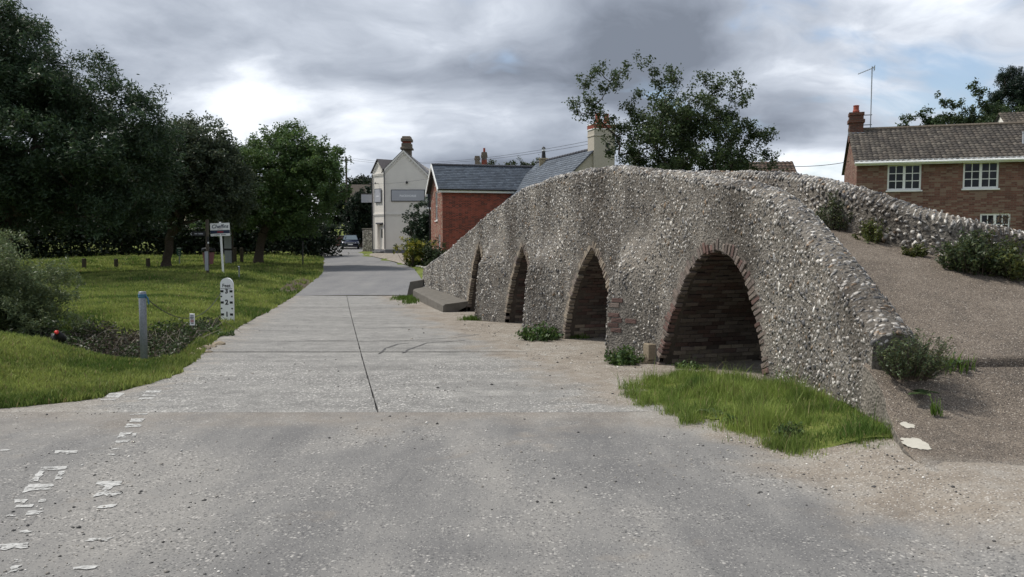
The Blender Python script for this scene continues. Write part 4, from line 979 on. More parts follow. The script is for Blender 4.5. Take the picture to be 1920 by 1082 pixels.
# beyond the red house roof and the right-hand house
for k, (x, y, z, r_, lab) in enumerate([(-2.3, 100, 8.4, 1.6, 'small pale tree top beside the far chimneys'), (0.6, 96, 8.2, 2.4, 'green tree top above the slate ridge, left'), (3.4, 95, 8.5, 2.6, 'green tree top above the slate ridge beside the yellow stack')]):
    tree('garden_tree', lab, gnd(x, y), [(x, y, z + .9, r_, r_, 1.7), (x, y, z - 2, r_, r_, 2.0)], 3.2, 0.2, 60, 84, 0.30, (0.045, 0.060, 0.028), 0.55, 60 + k, 'trees behind the red house')
p = up(1800, 220, 50)
tree('maple_tree', 'leafy tree behind the tiled ridge of the brick house', gnd(p[0], 50), [(p[0], 50, 7.7, 2.6, 2.0, 1.8), (p[0] - 2.3, 50, 7.2, 1.3, 1.2, 1.0), (p[0] + 2.4, 50, 8.2, 2.0, 2, 1.8)], 4.0, 0.22, 170, 200, 0.18, (0.050, 0.078, 0.032), 0.42, 24, 'trees behind the brick house', extra=[up(1692, 238, 50), up(1705, 222, 50), up(1733, 212, 50), up(1768, 192, 50), up(1790, 195, 50), up(1826, 168, 50), up(1840, 175, 50)])
p = up(1905, 170, 58)
tree('pine_tree', 'dark pine with bare limbs at the top right corner', gnd(p[0], 58), [(p[0] + .2, 58, 12.6, 1.6, 1.4, 1.1), (p[0] - .9, 58, 11.3, 1.3, 1.2, .8), (p[0] + 1.6, 58, 11.4, 1.6, 1.4, 1.2), (p[0] + .6, 58, 9.6, 1.2, 1.1, .6)], 8.0, 0.22, 120, 260, 0.22, (0.018, 0.034, 0.022), 0.42, 25, 'trees behind the brick house', aspect=.2)
bush('garden_bush', 'small round bush top seen over the parapet left of the brick house', gnd(16.4, 42), [(16.4, 42, 2.6, .9, .8, 2.0)], 60, 60, 0.14, (0.03, 0.05, 0.03), .25, 26)
# ------------------------------------------------------------------ buildings
def wall_face(mb, x0, x1, z0, z1, holes, y=0.0, rev=0.12, gable=None):
    """front wall in the XZ plane with openings and reveals; optional gable outline above z1"""
    xs = sorted({x0, x1, *[h[0] for h in holes], *[h[1] for h in holes]}); zs = sorted({z0, z1, *[h[2] for h in holes], *[h[3] for h in holes]})
    for a, b in zip(xs[:-1], xs[1:]):
        for c, d in zip(zs[:-1], zs[1:]):
            mx, mz = (a + b) / 2, (c + d) / 2
            if any(h[0] < mx < h[1] and h[2] < mz < h[3] for h in holes): continue
            mb.quad((a, y, c), (b, y, c), (b, y, d), (a, y, d))
    for a, b, c, d in holes:
        mb.quad((a, y, c), (a, y + rev, c), (a, y + rev, d), (a, y, d)); mb.quad((b, y, c), (b, y, d), (b, y + rev, d), (b, y + rev, c))
        mb.quad((a, y, d), (a, y + rev, d), (b, y + rev, d), (b, y, d)); mb.quad((a, y, c), (b, y, c), (b, y + rev, c), (a, y + rev, c))
        mb.quad((a, y + rev + .25, c), (b, y + rev + .25, c), (b, y + rev + .25, d), (a, y + rev + .25, d))
    if gable: mb.add([(px, y, pz) for px, pz in gable], [tuple(range(len(gable)))])
def window(parent, x0, x1, z0, z1, cols, rows, y=0.04, fw=0.075, bw=0.032, m='white_paint', split=(), sill=True, mtx=None, label=None):
    """frame > pane, sill; panes between glazing bars"""
    fr = MB(); d0, d1 = y, y + 0.06
    fr.box(x0, x1, d0, d1, z0, z0 + fw); fr.box(x0, x1, d0, d1, z1 - fw, z1); fr.box(x0, x0 + fw, d0, d1, z0 + fw, z1 - fw); fr.box(x1 - fw, x1, d0, d1, z0 + fw, z1 - fw)
    lights = [x0 + fw, *split, x1 - fw]; panes = []
    for s_ in split: fr.box(s_ - fw * .7, s_ + fw * .7, d0 + .002, d1, z0 + fw, z1 - fw)
    for li, (a, b) in enumerate(zip(lights[:-1], lights[1:])):
        a2 = a + (fw * .7 if li else 0); b2 = b - (fw * .7 if li < len(lights) - 2 else 0); w = (b2 - a2) / cols; h = (z1 - z0 - 2 * fw) / rows
        for c in range(1, cols): fr.box(a2 + c * w - bw / 2, a2 + c * w + bw / 2, d0 + .01, d1 - .01, z0 + fw, z1 - fw)
        for r_ in range(1, rows): fr.box(a2, b2, d0 + .012, d1 - .012, z0 + fw + r_ * h - bw / 2, z0 + fw + r_ * h + bw / 2)
        for c in range(cols):
            for r_ in range(rows): panes.append((a2 + c * w, a2 + (c + 1) * w, z0 + fw + r_ * h, z0 + fw + (r_ + 1) * h))
    o = part('window', fr, m, parent, label=label)
    for a, b, c, d in panes:
        mb = MB(); t = random.uniform(-.006, .006); mb.add([(a, d0 + .028 + t, c), (b, d0 + .028, c), (b, d0 + .028 + t * .3, d), (a, d0 + .028 - t, d)], [(0, 1, 2, 3)]); part('pane', mb, 'glass', o)
    if sill: mb = MB(); mb.bbox(x0 - .05, x1 + .05, -0.07, y + .02, z0 - .07, z0 - .002, .01); part('sill', mb, m, o)
    if mtx is not None: o.matrix_basis = mtx
    return o
def tiles(x0, x1, sl, origin, along, upv, nrm, tw, th, kind, cols, rng, thick=0.02):
    """lapped courses on a roof plane; x0..x1 along, sl slope length"""
    V, Fq, C = [], [], []; o = 0; al, uv, nv = (np.array(q, float) for q in (along, upv, nrm)); og = np.array(origin, float)
    rows = int(sl / th); 
    for r_ in range(rows + 1):
        s0 = r_ * th; s1 = min(s0 + th * 1.12, sl + .02); x = x0 - (tw / 2 if r_ % 2 and kind == 'slate' else 0)
        while x < x1 - .01:
            a, b = max(x, x0), min(x + tw, x1); c = np.array(cols[rng.integers(len(cols))]) * rng.uniform(.8, 1.2); j = rng.uniform(0, .004)
            prof = [(a + .004, 0), (b - .004, 0)] if kind == 'slate' else [(a, 0.0), (a + tw * .25, 0.032), (a + tw * .5, 0.045), (a + tw * .75, 0.024), (min(b + .015, x1 + .015), 0.0)]
            k = len(prof)
            for (s_, hgt) in ((s0 - .012, thick + .014 + j), (s1, .006)):
                for px, ph in prof: V.append(og + al * px + uv * s_ + nv * (hgt + ph))
            for px, ph in prof: V.append(og + al * px + uv * (s0 - .012) + nv * (ph + .004))
            for q in range(k - 1): Fq.append((o + q, o + q + 1, o + k + q + 1, o + k + q)); Fq.append((o + 2 * k + q, o + 2 * k + q + 1, o + q + 1, o + q))
            C.append(np.repeat(c[None], 3 * k, 0)); o += 3 * k; x += tw
    return mesh_np('roof_tiles', np.array(V), np.array(Fq), np.concatenate(C))
def text(body, size, parent, matname, m, extrude=0.004, bold=0.0, shear=0.0, spacing=1.0, align='CENTER', name='lettering'):
    cu = bpy.data.curves.new('t', 'FONT'); cu.body = body; cu.size = size; cu.extrude = extrude; cu.offset = bold; cu.shear = shear; cu.space_character = spacing; cu.align_x = align; cu.align_y = 'CENTER'
    tmp = bpy.data.objects.new('t', cu); COL.objects.link(tmp); dg = bpy.context.evaluated_depsgraph_get(); me = bpy.data.meshes.new_from_object(tmp.evaluated_get(dg)); bpy.data.objects.remove(tmp)
    me.materials.clear(); o = link(name, me, matname, parent); o.matrix_basis = m; return o
FRONT = Matrix.Rotation(math.pi / 2, 4, 'X')                     # letters upright, read from -Y
def front(x, y, z): return Matrix.Translation((x, y, z)) @ FRONT
rt = np.random.default_rng(5)

# ---- brick house on the right
hs = thing('brick_house', 'brown brick house with white windows and pantile roof beyond the bridge', 'house', (15.45, 36.0, -0.1), math.atan2(-2.1, 6.4))
Hh, Ld, Dp = 5.12, 13.0, 6.8
holes = [(1.26, 2.62, 3.78, 4.92), (4.24, 5.60, 3.80, 4.94), (4.95, 6.1, 1.4, 2.72), (8.2, 9.5, 3.8, 4.94)]
mb = MB(); wall_face(mb, 0, Ld, 0, Hh, holes); part('front_wall', mb, 'house_brick', hs)
mb = MB(); mb.add([(0, 0, 0), (0, Dp, 0), (0, Dp, Hh), (0, Dp / 2, Hh + 1.72), (0, 0, Hh)], [(0, 4, 3, 2, 1)]); mb.quad((Ld, 0, 0), (Ld, Dp, 0), (Ld, Dp, Hh), (Ld, 0, Hh)); mb.quad((0, Dp, 0), (Ld, Dp, 0), (Ld, Dp, Hh), (0, Dp, Hh)); part('gable_wall', mb, 'house_brick', hs)
window(hs, *holes[0], 2, 3, split=(1.94,)); window(hs, *holes[1], 2, 3, split=(4.92,)); window(hs, *holes[2], 2, 3, split=(5.52,)); window(hs, *holes[3], 2, 3, split=(8.85,))
sl = math.hypot(Dp / 2 + .3, 1.72 * (Dp / 2 + .3) / (Dp / 2)); ang = math.atan2(1.72, Dp / 2)
uvec = (0, math.cos(ang), math.sin(ang)); nvec = (0, -math.sin(ang), math.cos(ang)); og = (0, -0.3, Hh - 0.3 * math.tan(ang) + .03)
mb = MB(); e = lambda x, s_, h: tuple(np.array(og) + np.array(uvec) * s_ + np.array(nvec) * h + np.array((x, 0, 0)))
mb.quad(e(-.12, 0, 0), e(Ld, 0, 0), e(Ld, sl, 0), e(-.12, sl, 0)); mb.quad(e(-.12, 0, -.05), e(-.12, sl, -.05), e(-.12, sl, 0), e(-.12, 0, 0))
yb = Dp + .3; mb.quad((-.12, yb, og[2]), (Ld, yb, og[2]), e(Ld, sl, 0), e(-.12, sl, 0)); roof = part('roof', mb, 'dark_metal', hs)
link('pantiles', tiles(-.14, Ld, sl, og, (1, 0, 0), uvec, nvec, 0.21, 0.30, 'pan', [(0.078, 0.069, 0.060), (0.098, 0.084, 0.071), (0.066, 0.058, 0.052), (0.118, 0.104, 0.088)], rt), 'roof_tile', roof, 'stuff')
mb = MB(); mb.tube([e(-.14, sl - .02, .05), e(Ld, sl - .02, .05)], .10, 8); part('ridge', mb, 'cobble_chimney', roof)
mb = MB(); mb.tube([(-.12, -.36, Hh - .14), (Ld, -.36, Hh - .14)], .06, 8); part('gutter', mb, 'white_paint', hs); mb = MB(); mb.box(-.1, Ld, -.29, -.25, Hh - .24, Hh - .02); part('fascia', mb, 'white_paint', hs)
mb = MB(); mb.tube([(6.66, -.36, Hh - .18), (6.66, -.1, Hh - .4), (6.66, -.07, 0.05)], .04, 8); part('downpipe', mb, 'white_paint', hs)
ch = MB(); ch.box(-.1, .52, Dp / 2 - .32, Dp / 2 + .32, Hh + 1.2, Hh + 2.45); ch.box(-.16, .58, Dp / 2 - .38, Dp / 2 + .38, Hh + 2.1, Hh + 2.26); ch.box(-.13, .55, Dp / 2 - .35, Dp / 2 + .35, Hh + 2.46, Hh + 2.6)
chm = part('chimney', ch, 'chimney_brick', hs); mb = MB(); mb.lathe([(.15, Hh + 2.6), (.16, Hh + 2.7), (.13, Hh + 2.75), (.13, Hh + 2.92), (.15, Hh + 2.95), (.11, Hh + 2.97)], .2, Dp / 2); part('chimney_pot', mb, 'terracotta', chm); mb = MB(); mb.box(-.14, .6, Dp / 2 - .42, Dp / 2 - .3, Hh + 1.46, Hh + 1.62); part('flashing', mb, 'lead_grey', chm)
mb = MB(); mb.lathe([(.06, Hh + .62), (.06, Hh + 1.1), (.075, Hh + 1.1), (.075, Hh + 1.16)], 6.75, 1.1); part('vent_pipe', mb, 'lead_grey', hs)
# television aerial strapped to the stack
ae = thing('television_aerial', 'tall mast aerial strapped to the brick house chimney', 'aerial', hs.matrix_basis @ Vector((0.85, Dp / 2 - .1, Hh + 1.72)), hs.rotation_euler.z)
mb = MB(); mb.tube([(0, 0, 0), (0, 0, 3.05)], .024, 6); part('mast', mb, 'lead_grey', ae)
mb = MB(); mb.tube([(-.32, 0, .28), (.06, 0, .28)], .02, 6); mb.tube([(-.32, 0, .75), (.06, 0, .75)], .02, 6); part('bracket', mb, 'dark_metal', ae)
mb = MB(); mb.tube([(-.62, 0, 2.72), (.12, 0, 3.0)], .016, 6); part('boom', mb, 'lead_grey', ae)
for k in range(10):
    f = k / 9; mb = MB(); x, z = -.6 + .7 * f, 2.73 + .27 * f; mb.tube([(x, -.16 - .1 * (k > 7), z), (x, .16 + .1 * (k > 7), z)], .009, 5); part('element', mb, 'lead_grey', ae)
mb = MB(); [mb.tube([(.1, -.25, 2.86 + .05 * q), (.1, .25, 2.86 + .05 * q)], .010, 5) for q in range(5)]; part('reflector', mb, 'lead_grey', ae)
# taller roof to its right
h2 = thing('rear_house', 'taller tiled roof with pale gable rising behind the brick house at right edge', 'house', (25.9, 41.4, 0.75), math.atan2(-2.1, 6.4))
mb = MB(); mb.box(0, 9, 0, 6, 0, 6.0); part('wall', mb, 'house_brick', h2); mb = MB(); mb.add([(-.02, -.2, 5.9), (-.02, 6.2, 5.9), (-.02, 3, 7.6)], [(0, 2, 1)]); part('gable_board', mb, 'beige_trim', h2)
a2 = math.atan2(1.7, 3.2); u2 = (0, math.cos(a2), math.sin(a2)); n2_ = (0, -math.sin(a2), math.cos(a2)); mb = MB(); mb.add([(-.15, -.2, 5.93), (9, -.2, 5.93), (9, 3, 7.63), (-.15, 3, 7.63), (-.15, 6.2, 5.93), (9, 6.2, 5.93)], [(0, 1, 2, 3), (3, 2, 5, 4)]); r2 = part('roof', mb, 'dark_metal', h2)
link('pantiles', tiles(-.16, 9, math.hypot(3.2, 1.7), (0, -.2, 5.94), (1, 0, 0), u2, n2_, 0.21, 0.30, 'pan', [(0.098, 0.084, 0.068), (0.122, 0.104, 0.082), (0.082, 0.072, 0.060)], rt), 'roof_tile', r2, 'stuff')
# low roof glimpsed through the thorn tree
h3 = thing('garden_outhouse', 'small tiled roof peeping over the parapet beside the thorn tree', 'outhouse', (12.4, 40, -0.1), rad(-8))
mb = MB(); mb.box(-1.6, 1.6, 0, 3, 0, 4.6); part('wall', mb, 'house_brick', h3); mb = MB(); mb.prism([(-.2, 4.55), (3.2, 4.55), (1.5, 5.55)], 'x', -1.7, 1.7); r3 = part('roof', mb, 'dark_metal', h3)
a3 = math.atan2(1, 1.7); link('pantiles', tiles(-1.72, 1.72, 1.95, (0, -.2, 4.57), (1, 0, 0), (0, math.cos(a3), math.sin(a3)), (0, -math.sin(a3), math.cos(a3)), .21, .28, 'pan', [(0.13, 0.09, 0.07), (0.10, 0.075, 0.06)], rt), 'roof_tile', r3, 'stuff')

# ---- red brick house with slate roof
rh = thing('red_brick_house', 'red brick house with blue slate roof beside the far bridge end', 'house', (-4.78, 55.0, -0.75), math.atan2(1.3, 5.0))
E = 5.72; RD = 5.2; RL = 8.6; RZ = 7.45
mb = MB(); wall_face(mb, 0, RL, 0, E, []); part('side_wall', mb, 'red_brick', rh)
mb = MB(); mb.box(1.0, 5.2, -.03, -.002, 0, 2.15); part('flint_panel', mb, 'flint_panel', rh)
# gable end: local frame with X running along the gable (towards the back)
GM = Matrix.Rotation(math.pi / 2, 4, 'Z') @ Matrix.Scale(-1, 4, (0, 1, 0))   # x->+y of house, outward = -x of house
gh = [(0.9, 1.75, 1.35, 2.55), (2.1, 3.0, 3.55, 5.6)]
mb = MB(); wall_face(mb, 0, RD, 0, E, gh, gable=[(0, E), (RD, E), (RD / 2, RZ - .1)]); mb.v = [tuple(GM @ Vector(q)) for q in mb.v]; part('gable_wall', mb, 'old_red_brick', rh)
for (a, b, c, d), nc, nr, lb in ((gh[0], 3, 2, 'lower gable window'), (gh[1], 2, 2, 'tall upper gable window')): window(rh, a, b, c, d, nc, nr, mtx=GM)
ru = math.atan2(RZ - E, RD / 2); us = (0, math.cos(ru), math.sin(ru)); ns = (0, -math.sin(ru), math.cos(ru)); slr = math.hypot(RD / 2 + .25, (RZ - E) * (RD / 2 + .25) / (RD / 2)); og = np.array((0, -.25, E - .25 * math.tan(ru) + .04))
ee = lambda x, s_, h: tuple(og + np.array(us) * s_ + np.array(ns) * h + np.array((x, 0, 0)))
mb = MB(); mb.add([ee(-.35, 0, 0), ee(RL, 0, 0), ee(RL, slr, 0), ee(-.35, slr, 0), (-.35, RD + .25, og[2]), (RL, RD + .25, og[2])], [(0, 1, 2, 3), (3, 2, 5, 4)]); rr_ = part('roof', mb, 'dark_metal', rh)
SL = [(0.105, 0.125, 0.155), (0.09, 0.108, 0.135), (0.12, 0.142, 0.172), (0.10, 0.12, 0.148)]
link('slates', tiles(-.35, RL, slr, og, (1, 0, 0), us, ns, 0.30, 0.24, 'slate', SL, rt, 0.006), 'slate', rr_, 'stuff')
mb = MB(); x_ = -.35
while x_ < RL: mb.tube([ee(x_, slr, .06), ee(min(x_ + .43, RL), slr, .06)], [.10, .085], 8); x_ += .45
part('ridge', mb, 'dark_grey_trim', rr_)
mb = MB(); mb.box(-.3, RL, -.24, -.19, E - .30, E - .12); part('fascia', mb, 'white_paint', rh); mb = MB(); mb.tube([(-.32, -.31, E - .10), (RL, -.31, E - .10)], .06, 8); part('gutter', mb, 'black_paint', rh)
for a, b in (((-.38, -.28, E - .34), (-.38, RD / 2, RZ - .10)), ((-.38, RD + .28, E - .34), (-.38, RD / 2, RZ - .10))):
    mb = MB(); A, B = Vector(a), Vector(b); mb.add([A, B, B + Vector((0, 0, .26)), A + Vector((0, 0, .26)), A + Vector((.05, 0, 0)), B + Vector((.05, 0, 0)), B + Vector((.05, 0, .26)), A + Vector((.05, 0, .26))], [(0, 1, 2, 3), (7, 6, 5, 4), (0, 4, 5, 1), (3, 2, 6, 7)]); part('bargeboard', mb, 'white_paint', rh)
mb = MB(); mb.tube([(-.1, RD - .02, E - .25), (-.1, RD - .02, 0.1)], .045, 6); part('downpipe', mb, 'black_paint', rh)
# wing with the cream gable and chimney, same house range
wg = thing('slate_wing', 'slate-roofed wing with cream gable and tall cream chimney bearing an iron S', 'house', (5.05, 49.5, -0.75), math.atan2(3.14, 8.9))
# local: -Y towards the camera end (gable), +Y back along the ridge
WZ, WH, WEZ, WL = 7.75, 2.9, 5.0, 9.6
mb = MB(); mb.add([(-WH, 0, 0), (WH, 0, 0), (WH, 0, WEZ), (0, 0, WZ - .08), (-WH, 0, WEZ)], [(0, 1, 2, 3, 4)]); mb.quad((-WH, 0, 0), (-WH, WL, 0), (-WH, WL, WEZ), (-WH, 0, WEZ)); mb.quad((WH, 0, 0), (WH, WL, 0), (WH, WL, WEZ), (WH, 0, WEZ)); part('wall', mb, 'cream_render', wg)
wu = math.atan2(WZ - WEZ, WH)
mb = MB(); mb.add([(-WH - .25, -.12, WEZ - .24), (0, -.12, WZ), (WH + .25, -.12, WEZ - .24), (-WH - .25, WL, WEZ - .24), (0, WL, WZ), (WH + .25, WL, WEZ - .24)], [(0, 3, 4, 1), (1, 4, 5, 2)]); wr = part('roof', mb, 'dark_metal', wg)
us = np.array((math.cos(wu), 0, math.sin(wu))); ns = np.array((-math.sin(wu), 0, math.cos(wu)))
link('slates', tiles(-.12, WL, math.hypot(WH + .25, WZ - WEZ + .24), np.array((-WH - .25, 0, WEZ - .23)), (0, 1, 0), us, ns, .30, .24, 'slate', SL, rt, .006), 'slate', wr, 'stuff')
mb = MB(); x_ = -.12
while x_ < WL: mb.tube([(0, x_, WZ + .05), (0, min(x_ + .43, WL), WZ + .05)], [.10, .085], 8); x_ += .45
part('ridge', mb, 'dark_grey_trim', wr); mb = MB(); mb.add([(-WH - .3, -.16, WEZ - .36), (0, -.16, WZ - .06), (0, -.16, WZ + .04), (-WH - .3, -.16, WEZ - .26)], [(0, 1, 2, 3)]); part('verge', mb, 'dark_grey_trim', wr)
mb = MB(); mb.bbox(-.1, 1.32, -.22, .75, 0, 8.55, .03); mb.bbox(-.13, 1.35, -.25, .78, 8.55, 8.64, .02); mb.box(-.1, 1.32, -.22, .75, 8.64, 9.0); cst = part('chimney', mb, 'cream_render', wg)
mb = MB(); mb.bbox(-.14, 1.36, -.26, .79, 8.96, 9.02, .01); mb.bbox(-.14, 1.36, -.26, .79, 9.26, 9.32, .01); part('coping', mb, 'white_paint', cst); mb = MB(); mb.box(-.12, 1.34, -.24, .77, 9.02, 9.26); part('brick_band', mb, 'red_brick', cst)
for x_ in (.32, .92): mb = MB(); mb.lathe([(.19, 9.32), (.19, 9.40), (.165, 9.44), (.145, 9.95), (.17, 9.98), (.12, 9.99)], x_, .2); part('chimney_pot', mb, 'terracotta', cst)
text('S', .75, cst, 'iron', front(.78, -.235, 7.85), .015, .012, .12, name='wall_tie')
ys_t = thing('yellow_chimney', 'stubby yellow brick chimney with black cowl on the slate ridge', 'chimney', (2.25, 57.2, 5.6))
mb = MB(); mb.box(-.3, .3, -.3, .3, 0, 1.55); mb.bbox(-.33, .33, -.33, .33, 1.5, 1.6, .01); part('stack', mb, 'yellow_brick', ys_t); mb = MB(); mb.lathe([(.17, 1.6), (.15, 1.7), (.12, 2.05), (.14, 2.1), (.13, 2.12)]); part('chimney_pot', mb, 'iron', ys_t); mb = MB(); mb.lathe([(.10, 2.12), (.10, 2.3)]); part('cowl_throat', mb, 'white_paint', ys_t); mb = MB(); mb.lathe([(.15, 2.3), (.14, 2.34), (.03, 2.44)]); part('cowl', mb, 'iron', ys_t)
# stacks and a small gable farther off
for k, (u_, vt, vb, d, wpx, pot, lab) in enumerate([(895, 293, 312, 76, 11, False, 'squat dark far chimney left of the red-banded one'), (908, 286, 312, 77, 12, True, 'far red-banded chimney with one pot above the slate ridge')]):
    b = up(u_, vb, d); hh = (vb - vt) * d / F; w_ = wpx * d / F / 2; t = thing('far_chimney', lab, 'chimney', b, 0, 'far chimneys'); mb = MB(); mb.box(-w_ * .8, w_ * .8, -w_ * .8, w_ * .8, -5, hh); mb.bbox(-w_, w_, -w_, w_, hh * .62, hh * .8, .03); mb.bbox(-w_ * .9, w_ * .9, -w_ * .9, w_ * .9, hh * .8, hh, .1); part('stack', mb, 'cobble_chimney', t)
    if pot: mb = MB(); mb.lathe([(.11, hh), (.10, hh + .4), (.08, hh + .4)]); part('chimney_pot', mb, 'terracotta', t); mb = MB(); mb.box(-w_ * .82, w_ * .82, -w_ * .82, w_ * .82, hh * .1, hh * .5); part('brick_band', mb, 'red_brick', t)
fg = thing('far_gable_house', 'far slate gable showing just above the slate ridge', 'house', (up(870, 312, 74)[0], 74, -.3)); mb = MB(); mb.add([(-3, 0, 0), (3, 0, 0), (3, 0, 6.2), (0, 0, 8.4), (-3, 0, 6.2)], [(0, 1, 2, 3, 4)]); part('gable_wall', mb, 'flint_panel', fg); mb = MB(); mb.prism([(-3.3, 6.0), (0, 8.55), (3.3, 6.0), (3.3, 5.85), (0, 8.35), (-3.3, 5.85)], 'y', -.15, 7); part('roof', mb, 'slate', fg, col=True)

# ---- the inn
inn_t = thing('inn', 'cream painted village inn with corner door and wall signs', 'inn', (-10.8, 68.0, 0.02))
PK = 8.95; PX = 1.62
mb = MB(); hl = [(3.55, 5.1, 4.05, 5.5), (2.62, 4.4, 1.25, 2.6)]
wall_face(mb, 0, 6.2, 0.55, 6.4, hl); mb.add([(0, 0, 6.4), (6.2, 0, 6.4), (PX + 2.55, 0, 6.4), (PX, 0, PK), (0, 0, PK - PX * .98)], [(0, 1, 2, 3, 4)][:0] + [(0, 2, 3, 4)]); part('front_wall', mb, 'beige_paint', inn_t)
mb = MB(); mb.box(-.03, 6.2, -.04, 0.0, -.4, .55); part('plinth', mb, 'grey_plinth', inn_t)
window(inn_t, *hl[0], 2, 1, split=(4.3,), fw=.07); window(inn_t, *hl[1], 2, 1, split=(3.5,), fw=.07, m='beige_trim')
for a, b in (((0, PK - PX * .98), (PX, PK)), ((PX, PK), (PX + 3.2, PK - 3.2 * .98))):   # raked eaves with dentils
    mb = MB(); n_ = 14
    for k in range(n_):
        f = (k + .3) / n_; x, z = a[0] + (b[0] - a[0]) * f, a[1] + (b[1] - a[1]) * f; mb.box(x - .045, x + .045, -.07, -.01, z - .40, z - .24)
    dxr, dzr = b[0] - a[0], b[1] - a[1]; mb.add([(a[0], -.1, a[1] - .2), (b[0], -.1, b[1] - .2), (b[0], -.1, b[1]), (a[0], -.1, a[1]), (a[0], -.005, a[1] - .2), (b[0], -.005, b[1] - .2)], [(0, 1, 2, 3), (4, 5, 1, 0)]); part('raked_cornice', mb, 'beige_trim', inn_t)
mb = MB(); mb.box(-.0, 6.2, -.06, -.005, 3.52, 3.62); [mb.box(.1 + k * .16, .18 + k * .16, -.045, -.005, 3.42, 3.52) for k in range(38)]; part('string_course', mb, 'beige_trim', inn_t)
# chamfered corner bay: own frame
cbm = Matrix.Rotation(math.atan2(-1.54, 1.28), 4, 'Z'); CWd = 2.0; org = Vector((-1.28, 1.54, 0))
bayM = Matrix.Translation(org) @ cbm
def bay(name, mb, m): o = part(name, mb, m, inn_t); o.matrix_basis = bayM; return o
mb = MB(); wall_face(mb, 0, CWd, .55, 7.2, [(.72, 1.62, .55, 2.75)], rev=.28, gable=[(0, 7.2), (CWd, 7.2), (CWd / 2, 8.2)]); bay('corner_wall', mb, 'beige_paint')
mb = MB(); mb.box(0, CWd, -.04, 0, -.4, .55); bay('plinth', mb, 'grey_plinth')
mb = MB(); mb.box(.72, 1.62, .24, .28, .57, 2.62); dr = bay('door', mb, 'beige_trim'); 
for x_ in (1.0, 1.26): mb = MB(); mb.box(x_, x_ + .17, .225, .238, 1.55, 2.3); part('pane', mb, 'glass', dr)
mb = MB(); mb.bbox(.5, 1.85, -.42, -.04, .3, .42, .02); bay('doorstep', mb, 'grey_plinth'); mb = MB(); mb.bbox(.66, 1.7, -.14, .05, 2.72, 2.84, .02); bay('door_hood', mb, 'dark_grey_trim')
mb = MB(); mb.box(0, CWd, -.06, -.005, 3.52, 3.62); [mb.box(.05 + k * .16, .13 + k * .16, -.045, -.005, 3.42, 3.52) for k in range(12)]; bay('string_course', mb, 'beige_trim')
mb = MB(); mb.box(0, CWd, -.07, -.005, 6.95, 7.05); [mb.box(.05 + k * .16, .13 + k * .16, -.06, -.005, 6.82, 6.95) for k in range(12)]
for sgn in (-1, 1):
    for k in range(7): f = (k + .5) / 7; x = CWd / 2 + sgn * f * .95; z = 8.12 - f * .95; mb.box(x - .045, x + .045, -.07, -.01, z - .22, z - .08)
bay('cornice', mb, 'beige_trim')
mb = MB(); mb.add([(-.15, -.15, 7.1), (CWd / 2, -.15, 8.28), (CWd + .1, -.15, 7.1), (-.15, 3, 7.1), (CWd / 2, 4, 8.28), (CWd + .1, 2.2, 7.1)], [(0, 3, 4, 1), (1, 4, 5, 2)]); bay('bay_roof', mb, 'slate').data.color_attributes.new('col', 'FLOAT_COLOR', 'POINT').data.foreach_set('color', np.tile([.11, .10, .10, 1], 6))
mb = MB(); mb.bbox(.42, 1.55, -.09, -.04, 4.55, 5.75, .01); bsg = bay('corner_sign', mb, 'dark_grey_trim'); mb = MB(); mb.box(.48, 1.49, -.098, -.088, 4.61, 5.69); part('panel', mb, 'grey_sign', bsg)
mb = MB(); mb.box(.78, 1.2, -.101, -.099, 5.06, 5.14); part('print_line', mb, 'sign_letter', bsg)
mb = MB(); mb.tube([(.15, -.02, 6.2), (.15, -.32, 6.2)], .02, 6); mb.tube([(1.0, -.02, 6.2), (1.0, -.32, 6.2)], .02, 6); mb.lathe([(.05, 6.12), (.07, 6.2), (.02, 6.28)], .15, -.32, 8); mb.lathe([(.05, 6.12), (.07, 6.2), (.02, 6.28)], 1.0, -.32, 8); bay('sign_lamp', mb, 'iron')
# left flank, rear, roofs
mb = MB(); mb.quad((-1.28, 1.54, -.3), (-1.28, 12, -.3), (-1.28, 12, 6.2), (-1.28, 1.54, 6.2)); mb.quad((6.2, 0, -.3), (6.2, 12, -.3), (6.2, 12, 6.4), (6.2, 0, 6.4)); mb.add([(-1.28, 12, -.3), (6.2, 12, -.3), (6.2, 12, 6.3), (PX, 12, PK), (-1.28, 12, 6.3)], [(0, 1, 2, 3, 4)]); part('flank_wall', mb, 'beige_paint', inn_t)
for sgn in (-1, 1):
    ln = 3.05 if sgn < 0 else 3.4; ae_ = math.atan2(.98, 1); us = np.array((-sgn * math.cos(ae_), 0, math.sin(ae_))); ns = np.array((sgn * math.sin(ae_), 0, math.cos(ae_))); o0 = np.array((PX + sgn * ln, 0, PK + .06 - ln * .98))
    if sgn < 0: mb = MB(); mb.add([(PX - 1.75, -.12, PK + .05 - 1.75 * .98), (PX, -.12, PK + .05), (PX, 12, PK + .05), (PX - ln, 12, PK + .05 - ln * .98), (PX - ln, 2.6, PK + .05 - ln * .98)], [(0, 1, 2, 3, 4)])
    else: mb = MB(); mb.add([(PX + ln, -.12, PK + .05 - ln * .98), (PX, -.12, PK + .05), (PX, 12, PK + .05), (PX + ln, 12, PK + .05 - ln * .98)], [(0, 1, 2, 3)])
    o = part('roof', mb, 'slate', inn_t); o.data.color_attributes.new('col', 'FLOAT_COLOR', 'POINT').data.foreach_set('color', np.tile([.10, .09, .088, 1], len(o.data.vertices)))
mb = MB(); mb.box(PX - .42, PX + .34, 2.2, 3.1, PK - .8, PK + .35); mb.bbox(PX - .56, PX + .48, 2.0, 3.3, PK + .3, PK + .5, .06); mb.bbox(PX - .47, PX + .39, 2.13, 3.17, PK + .5, PK + .85, .05); ck = part('chimney', mb, 'cobble_chimney', inn_t)
